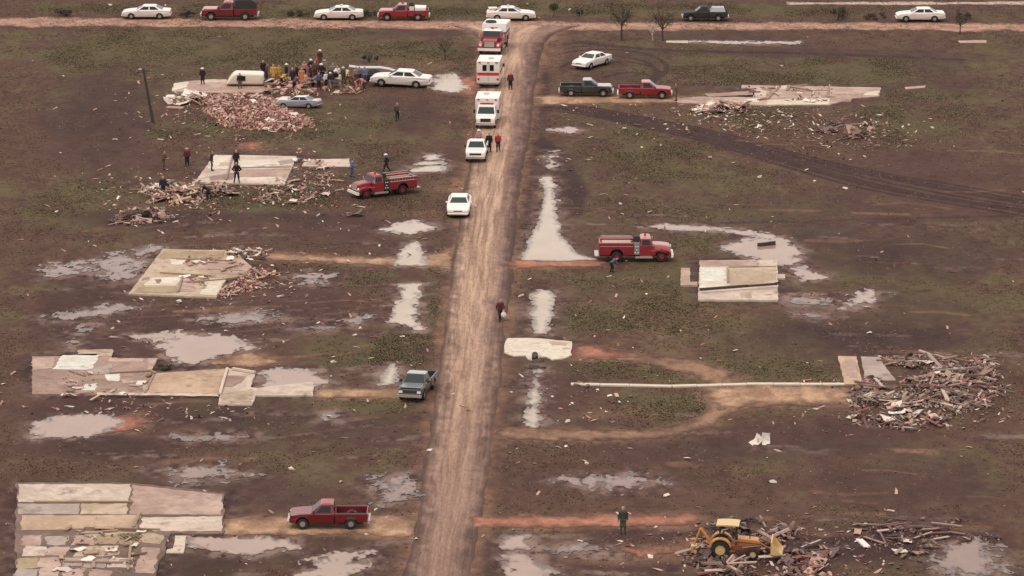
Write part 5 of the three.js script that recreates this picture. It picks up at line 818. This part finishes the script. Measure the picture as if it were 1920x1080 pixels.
// single pieces that lie apart
function scrap(px, py, s, mats = PAL.pale) { const [x, , z] = W(px, py), t = new THREE.Mesh(chunkGeo(9, .5 * s, .22 * s, .3 * s), pick(mats)); t.name = numbered('debris_scrap'); t.position.set(x, .12 * s, z); t.rotation.set(rr(-.2, .2), rr(0, 6), rr(-.2, .2)); t.castShadow = true; scene.add(t); return t; }
for (const [px, py, s] of [[1465, 125, .6], [1615, 221, .6], [1426, 238, .6], [1460, 230, .5], [1748, 240, .55], [1363, 219, .5], [1527, 340, .45], [1585, 354, .55], [1425, 333, .75], [1163, 383, .55], [1331, 296, .55], [1631, 626, .55], [1275, 621, .4], [1070, 686, .5], [1143, 743, .5], [1073, 758, .5], [1150, 793, .6], [1063, 792, .6], [858, 174, .5], [118, 144, .5], [207, 10, .6],
  [263, 131, .5], [501, 215, .6], [113, 288, .5], [107, 398, .5], [525, 557, .8], [530, 642, .5], [625, 680, .7], [665, 630, .5], [675, 617, .6], [652, 492, .7], [693, 477, .45], [712, 462, .5], [654, 434, .5], [866, 355, .45], [892, 388, .5], [335, 568, .9], [222, 604, .5], [424, 622, .5], [755, 632, .5], [1063, 303, .5], [1068, 19, .6], [990, 8, .5], [1010, 34, .5], [310, 10, .4], [780, 1012, .5], [687, 1002, .5], [1220, 1045, .7], [1060, 1047, .4], [1540, 995, .5], [805, 845, .5], [1062, 838, .5], [618, 782, .5], [547, 880, .6], [1250, 930, .6], [640, 905, .5], [1450, 905, .6], [1100, 870, .5]])
  tag(scrap(px, py, s), 'small pale scrap of debris lying alone on the open muddy field', 'debris', 'pale scraps scattered over the field');
{ const [x, , z] = W(1427, 832); const t = thing('crumpled_sheet', 'crumpled white plastic sheet lying in the mud below the horseshoe driveway', 'sheet', [x, 0, z], .3); for (const [dx, dy, r] of [[-.35, .22, .5], [.35, .28, 1.4], [0, .16, 2.4]]) { const m = part('fold', bentSheet(.45, .3, .22), PAL.pale[0], t); m.position.set(dx, dy, 0); m.rotation.set(.5, r, .6); } }
{ const [x, , z] = W(1665, 716 - 25, .6); void x; void z; const [a, , b] = W(1340, 772); void a; void b; }
{ const a = W(1312, 545, .4), b = W(1457, 534, .4), t = thing('timber', 'long dark timber lying across the square cream slab', 'timber', [(a[0] + b[0]) / 2, .4, (a[2] + b[2]) / 2], Math.atan2(-(b[2] - a[2]), b[0] - a[0])); const L = Math.hypot(b[0] - a[0], b[2] - a[2]);
  part('beam', [box(L * .62, .2, .2, -L * .19, .1, 0), box(L * .4, .16, .16, L * .3, .09, .02)], PAL.dark[0], t); part('broken_end', chunkGeo(9, .35, .18, .2).translate(L / 2, .12, 0), PAL.dark[0], t); }
{ const a = W(1420, 463), b = W(1455, 459), t = thing('timber', 'short dark timber lying in the pink puddle at the right', 'timber', [(a[0] + b[0]) / 2, .03, (a[2] + b[2]) / 2], Math.atan2(-(b[2] - a[2]), b[0] - a[0])); part('beam', brokenBoard(Math.hypot(b[0] - a[0], b[2] - a[2]) / 2, .14, .14).translate(0, .14, 0), PAL.dark[0], t); part('splinter', brokenBoard(.4, .03, .05).translate(.5, .3, .05), PAL.dark[1], t); }
{ const a = W(1610, 1014), b = W(1627, 1030), t = thing('board', 'white board lying alone in dark mud right of the yellow loader', 'board', [(a[0] + b[0]) / 2, .02, (a[2] + b[2]) / 2], Math.atan2(-(b[2] - a[2]), b[0] - a[0])); part('plank', brokenBoard(Math.hypot(b[0] - a[0], b[2] - a[2]) / 2, .06, .2).translate(0, .1, 0), PAL.pale[0], t); }
{ const a = W(312, 202), b = W(345, 205), t = thing('board', 'grey board lying in the grass left of the brick rubble', 'board', [(a[0] + b[0]) / 2, .02, (a[2] + b[2]) / 2], -.2); part('plank', brokenBoard(.95, .06, .3).translate(0, .08, 0), PAL.mixed[1], t); }
{ const a = W(320, 189), t = thing('mattress', 'white and tan bundle at the left end of the top left debris', 'bundle', [a[0], 0, a[2]], -.05); part('roll', new THREE.CapsuleGeometry(.3, .5, 4, 10).rotateZ(PI / 2).translate(0, .32, 0), PAL.pale[0], t); part('pad', box(1.3, .22, .8, 1.15, .14, -.1), PAL.wood[0], t); }
{ const a = W(251, 418), t = thing('cushion', 'small yellow object at the bottom of the dark and red debris', 'cushion', [a[0], 0, a[2]], .1); part('pad', new THREE.CapsuleGeometry(.16, .5, 4, 10).rotateZ(PI / 2).scale(1, .7, 1.4).translate(0, .14, 0), dm(.72, .6, .14), t); part('strap', box(.06, .25, .5, 0, .14, 0), PAL.dark[1], t); }
{ const a = W(1003, 672), t = thing('culvert_pipe', 'dark culvert pipe mouth under the broken edge of the white apron slab', 'pipe', [a[0], .02, a[2] + .3], 0); part('pipe', new THREE.LatheGeometry([[.2, -.6], [.24, -.6], [.24, .6], [.2, .6], [.2, -.6]].map((p) => new THREE.Vector2(...p)), 14).rotateX(PI / 2).translate(0, .2, 0), M.black, t); part('mud_plug', chunkGeo(12, .55, .2, .4).translate(.2, .05, .7), PAL.dark[1], t); }
{ const a = W(998, 690), t = thing('mud_clump', 'dark clump of mud and sticks in the ditch below the white apron slab', 'mud clump', [a[0], 0, a[2]]); part('clod', [chunkGeo(14, .75, .25, .5), chunkGeo(10, .35, .22, .35).translate(.8, 0, .2)], PAL.dark[0], t); for (let k = 0; k < 4; k++) part('stick', bar([rr(-.6, .6), .1, rr(-.4, .4)], [rr(-.9, .9), .35, rr(-.6, .6)], .02), PAL.wood[3], t); }
{ const a = W(657, 405), t = thing('mud_clump', 'dark clump of torn sheet and mud below the left red fire truck', 'mud clump', [a[0], 0, a[2]]); part('clod', [chunkGeo(14, 1.0, .3, .6), chunkGeo(10, .6, .22, .45).translate(1.3, 0, .1)], PAL.dark[0], t); part('torn_sheet', bentSheet(.7, .4, .18).rotateZ(.3).translate(.4, .3, .2), PAL.dark[2], t); }
// bent metal sheet and the dark wreck under it
{ const t = place(makeSedan(M.black), 'wrecked_car', 'dark crushed car under the bent metal sheet, right of the crowd', 'car', 703, 150, .2, { y: -.1, roll: -.1, scale: .72 }); for (const c of t.children.filter((c) => ['mirror', 'headlight', 'bumper'].includes(c.name))) t.remove(c); part('torn_roof', frustum([-1.2, .8, .7, 1.3], [-.8, .2, .5, 1.75]), M.black, t); part('loose_panel', bentSheet(.9, .5, .2, .04).translate(-1.6, 1.2, .2), M.blueGrey, t); }
{ const pts = [[656, 119], [672, 123], [690, 124], [712, 125], [728, 130], [740, 136]].map(([x, y]) => W(x, y + 20)), hs = [1.15, 1.0, 1.0, 1.0, .85, .6], c = pts[2], t = thing('bent_sheet', 'long bent pale sheet of metal propped over the dark crushed car', 'metal sheet', [c[0], 0, c[2]]);
  for (let k = 0; k + 1 < pts.length; k++) { const A = [pts[k][0] - c[0], hs[k], 0], B = [pts[k + 1][0] - c[0], hs[k + 1], 0], L = Math.hypot(B[0] - A[0], B[1] - A[1]); part('sheet_panel', box(L + .02, .07, 1.1).rotateZ(Math.atan2(B[1] - A[1], B[0] - A[0])).translate((A[0] + B[0]) / 2, (A[1] + B[1]) / 2 + k * .003, 0), M.silver, t); }
  part('prop', bar([pts[1][0] - c[0], 0, .2], [pts[1][0] - c[0], 1.0, 0], .05), M.steel, t); }

// ---------------------------------------------------------------- utility pole, stripped trees, shrubs
{ const b = W(287, 230), t = thing('utility_pole', 'dark leaning utility pole standing alone at the top left', 'utility pole', [b[0], 0, b[2]]); part('pole', bar([0, 0, 0], [-.85, 5.4, -.1], .17, .11, 10), dm(.06, .045, .04), t); part('crossarm', bar([-1.5, 5.05, .2], [-.1, 5.15, -.3], .05, .05), dm(.06, .045, .04), t); for (const k of [0, .5, 1]) part('insulator', cyl(.05, .06, .14, 8).translate(-1.45 + k * 1.3, 5.2, .18 - k * .45), M.steel, t); part('brace', bar([-.83, 4.5, 0], [-1.3, 5.05, .15], .02), M.steel, t); }
function branchGeo(out, a, dir, len, r, depth) {
  const p = [new THREE.Vector3(...a)]; let d = dir.clone(); for (let k = 0; k < 3; k++) { d.add(new THREE.Vector3(rr(-.25, .25), rr(-.1, .15), rr(-.25, .25))).normalize(); p.push(p[k].clone().addScaledVector(d, len / 3)); }
  for (let k = 0; k < 3; k++) out.push(bar(p[k].toArray(), p[k + 1].toArray(), r * (1 - k * .25), r * (1 - (k + 1) * .25), 5));
  if (depth > 0) for (let k = 1; k < 4; k++) for (let q = 0; q < 2; q++) branchGeo(out, p[k].toArray(), d.clone().add(new THREE.Vector3(rr(-1, 1), rr(-.1, .7), rr(-1, 1))).normalize(), len * rr(.4, .62), r * .5, depth - 1);
}
function leafCloud(n, rx, ry, rz, cy, s) { const pos = [], nrm = []; for (let i = 0; i < n; i++) { const c = new THREE.Vector3(rr(-1, 1), rr(-1, 1), rr(-1, 1)); if (c.lengthSq() > 1) { i--; continue; } c.multiply(new THREE.Vector3(rx, ry, rz)); c.y += cy; const u = new THREE.Vector3(rr(-1, 1), rr(-1, 1), rr(-1, 1)).normalize().multiplyScalar(s * rr(.6, 1.3)), w = new THREE.Vector3(rr(-1, 1), rr(-1, 1), rr(-1, 1)).cross(u).normalize().multiplyScalar(s * .5); const N = u.clone().cross(w).normalize();
  for (const v of [c.clone().add(u), c.clone().add(w), c.clone().sub(u), c.clone().add(u), c.clone().sub(u), c.clone().sub(w)]) { pos.push(v.x, Math.max(.02, v.y), v.z); nrm.push(N.x, N.y, N.z); } } const g = new THREE.BufferGeometry(); g.setAttribute('position', new THREE.Float32BufferAttribute(pos, 3)); g.setAttribute('normal', new THREE.Float32BufferAttribute(nrm, 3)); return clean(g); }
const leafDark = std(.045, .05, .028, .9), leafOlive = std(.075, .075, .035, .9), leafBrown = std(.06, .042, .032, .9), bark = dm(.075, .055, .045);
function tree(label, px, py, h, mat = bark, leaves = 0, name = 'bare_tree') { const b = W(px, py), t = thing(name, label, 'tree', [b[0], 0, b[2]], rr(0, 6)), o = []; part('trunk', [bar([0, 0, 0], [.06, h * .28, .04], h * .035, h * .026, 8), bar([.06, h * .28, .04], [-.04, h * .5, .02], h * .026, h * .018, 8)], mat, t);
  for (let k = 0; k < 6; k++) branchGeo(o, [.05, h * rr(.28, .5), .03], new THREE.Vector3(rr(-.8, .8), rr(.5, 1), rr(-.8, .8)).normalize(), h * rr(.34, .5), h * .014, 2); part('crown', o, mat, t); if (leaves) part('foliage', leafCloud(leaves * 3, h * .34, h * .26, h * .34, h * .66, .1), leafOlive, t); }
tree('stripped bare tree beside the far road, left one of two', 1166, 76, 3.9, bark, 160); tree('stripped bare tree beside the far road, right one of two', 1243, 77, 3.6, bark, 120); tree('pale debarked sapling between the two bare trees', 1224, 76, 2.0, dm(.5, .42, .36)); tree('small dark leaning tree beyond the far road, left of a round bush', 1038, 31, 1.7, bark, 120); tree('thin bare sapling at the right edge by the far road', 1800, 62, 2.2, bark, 60); tree('faint bare sapling in the grass right of the crowd', 835, 112, 2.4, bark, 40);
function shrub(label, px, py, w, h, mat, n = 420) { const b = W(px, py), t = thing('shrub', label, 'shrub', [b[0], 0, b[2]], rr(0, 6)); const o = []; for (let k = 0; k < 5; k++) o.push(bar([rr(-.1, .1), 0, rr(-.1, .1)], [rr(-w, w) * .4, h * .8, rr(-w, w) * .3], .03, .012, 5)); part('stem', o, bark, t); const lobes = []; for (let k = 0; k < 7; k++) lobes.push(leafCloud(Math.round(n / 7 * rr(.4, 1.2)), w * rr(.1, .24), h * rr(.14, .34), w * rr(.1, .2), h * rr(.25, .6), .09).translate(rr(-.5, .5) * w, 0, rr(-.4, .4) * w)); part('foliage', lobes, mat, t); }
shrub('round olive bush beyond the far road, right of a small leaning tree', 1086, 30, .9, 1.0, leafDark); shrub('tall dark bush beyond the far road at the upper right', 1571, 37, 2.4, 1.9, leafDark, 900); shrub('dark bush at the far left beyond the far road', 122, 30, 2.6, 1.0, leafBrown, 700); shrub('low dark brush right of the leftmost sedan', 352, 32, 2.2, .8, leafBrown, 500); shrub('low green brush left of the second white sedan', 560, 30, 2.4, .8, leafOlive, 600); shrub('dark brush between the second white sedan and the red pickup with gear', 694, 32, 1.6, 1.2, leafDark, 600); shrub('dark brush left of the rightmost sedan', 1640, 36, 2.6, .9, leafBrown, 600); shrub('dark brush at the right edge beyond the far road', 1800, 36, 2.2, 1.1, leafBrown, 600); shrub('dark scrub behind the bent metal sheet', 694, 117, 1.3, 1.1, leafDark, 400); shrub('dull bush left of the long pinkish slab end', 312, 692, 1.4, .5, leafOlive, 500);

// ---------------------------------------------------------------- ground cover: grass tufts, clods, chips
{
  const blocked = [[...roadL, ...roadR.slice().reverse()], ...drives.map((d) => d[1]), ...puddles.map((d) => d[1])].map((p) => { const P = WP(p); return { P, B: bounds(P, .1) }; });
  const sl = scene.children.filter((o) => /house_foundation|concrete_|kerb_strip/.test(o.name)).map((o) => new THREE.Box3().setFromObject(o));
  const free = (x, z) => { for (const b of sl) if (x > b.min.x && x < b.max.x && z > b.min.z && z < b.max.z) return false; for (const { P, B } of blocked) if (x > B[0] && x < B[1] && z > B[2] && z < B[3] && sdPoly(P, x, z) > -.15) return false; return true; };
  const blades = []; for (let k = 0; k < 7; k++) { const a = rr(0, 6.28), r = rr(.02, .16), x = Math.cos(a) * r, z = Math.sin(a) * r, dx = rr(-.16, .16), dz = rr(-.16, .16), h = rr(.5, 1), w = .035; const g = new THREE.BufferGeometry(); g.setAttribute('position', new THREE.Float32BufferAttribute([x - w * Math.sin(a), 0, z + w * Math.cos(a), x + w * Math.sin(a), 0, z - w * Math.cos(a), x + dx, h, z + dz], 3)); g.setAttribute('normal', new THREE.Float32BufferAttribute([0, 1, 0, 0, 1, 0, 0, 1, 0], 3)); blades.push(clean(g)); }
  const N = 120000, grass = new THREE.InstancedMesh(mergeGeometries(blades), std(1, 1, 1, .9, { side: THREE.DoubleSide }), N), M4 = new THREE.Matrix4(), q = new THREE.Quaternion(), e = new THREE.Euler(), c = new THREE.Color();
  grass.name = 'grass'; let n = 0; const G1 = [.18, .138, .077], G2 = [.138, .12, .062], G3 = [.205, .142, .09];
  for (let k = 0; k < 1500000 && n < N; k++) { const z = rr(-466, -228), x = rr(-1, 1) * (-z * .131 + 1.5), [g, d, w] = groundCover(x, z); const cl = fbm(x * .25, z * .2, 3, 777), pr = clamp(.12 + g * .75 - d * .5 - w, 0, 1) * sst(.25, .75, cl); if (rnd() > pr || !free(x, z)) continue;
    const s = rr(.03, .085); q.setFromEuler(e.set(rr(-.2, .2), rr(0, 6.28), rr(-.2, .2))); M4.compose(new THREE.Vector3(x, 0, z), q, new THREE.Vector3(rr(.5, 1.1), s, rr(.5, 1.1))); grass.setMatrixAt(n, M4); const m = mixc(mixc(G1, G2, rnd()), G3, rnd() * rnd()); grass.setColorAt(n, c.setRGB(...m)); n++; }
  grass.count = n; tag(grass, 'short trampled grass over the whole field', 'grass'); grass.userData.kind = 'stuff'; grass.receiveShadow = true; scene.add(grass); console.log('grass', n);
  const NC = 12000, clods = new THREE.InstancedMesh(chunkGeo(8, .5, .3, .5), std(1, 1, 1, .95), NC); clods.name = 'mud_clods';
  let m = 0; for (let k = 0; k < 300000 && m < NC; k++) { const z = rr(-466, -228), x = rr(-1, 1) * (-z * .131 + 1.5), [, d, w, t] = groundCover(x, z); if (rnd() > clamp(.15 + d * .6 + w * .3, 0, 1) * sst(.35, .65, fbm(x * .4, z * .3, 3, 787)) || !free(x, z)) continue; const s = rr(.06, .24); q.setFromEuler(e.set(rr(0, 6), rr(0, 6), rr(0, 6))); M4.compose(new THREE.Vector3(x, -.01, z), q, new THREE.Vector3(s * 1.3, s * .7, s)); clods.setMatrixAt(m, M4); const f = rr(1.1, 2.3); clods.setColorAt(m, c.setRGB(.09 * f, .053 * f, .041 * f)); m++; }
  clods.count = m; tag(clods, 'clods of dark mud over the bare parts of the field', 'mud'); clods.userData.kind = 'stuff'; scene.add(clods); console.log('clods', m);
  const ND = 5200, chips = new THREE.InstancedMesh(chunkGeo(7, .5, .16, .3), std(1, 1, 1, .85), ND); chips.name = 'debris_litter'; const pal = [...PAL.pale, ...PAL.brick, ...PAL.wood, ...PAL.mixed];
  const hot = [[420, 215, 200, 60], [330, 370, 180, 50], [560, 340, 130, 60], [430, 530, 160, 50], [1700, 740, 220, 70], [1450, 1030, 260, 60], [250, 740, 260, 50], [1370, 215, 160, 40], [200, 1030, 220, 60], [1600, 250, 160, 40], [960, 400, 1000, 420], [960, 700, 1000, 400]];
  for (let i = 0; i < ND;) { const H = pick(hot), px = H[0] + (rnd() + rnd() + rnd() - 1.5) * H[2], py = H[1] + (rnd() + rnd() + rnd() - 1.5) * H[3]; if (py < 64 || py > 1090) continue; const [x, , z] = W(px, py); if (rnd() < .8 && !free(x, z)) continue; const s = Math.pow(rnd(), 2.2) * .42 + .06; q.setFromEuler(e.set(rr(-.5, .5), rr(0, 6), rr(-.5, .5))); M4.compose(new THREE.Vector3(x, .04, z), q, new THREE.Vector3(s * rr(.8, 2.6), s, s)); chips.setMatrixAt(i, M4); chips.setColorAt(i, pick(pal).color); i++; }
  tag(chips, 'fine litter of wood and plaster chips across the field', 'debris'); chips.userData.kind = 'stuff'; chips.castShadow = true; scene.add(chips);
}

renderer.render(scene, camera);
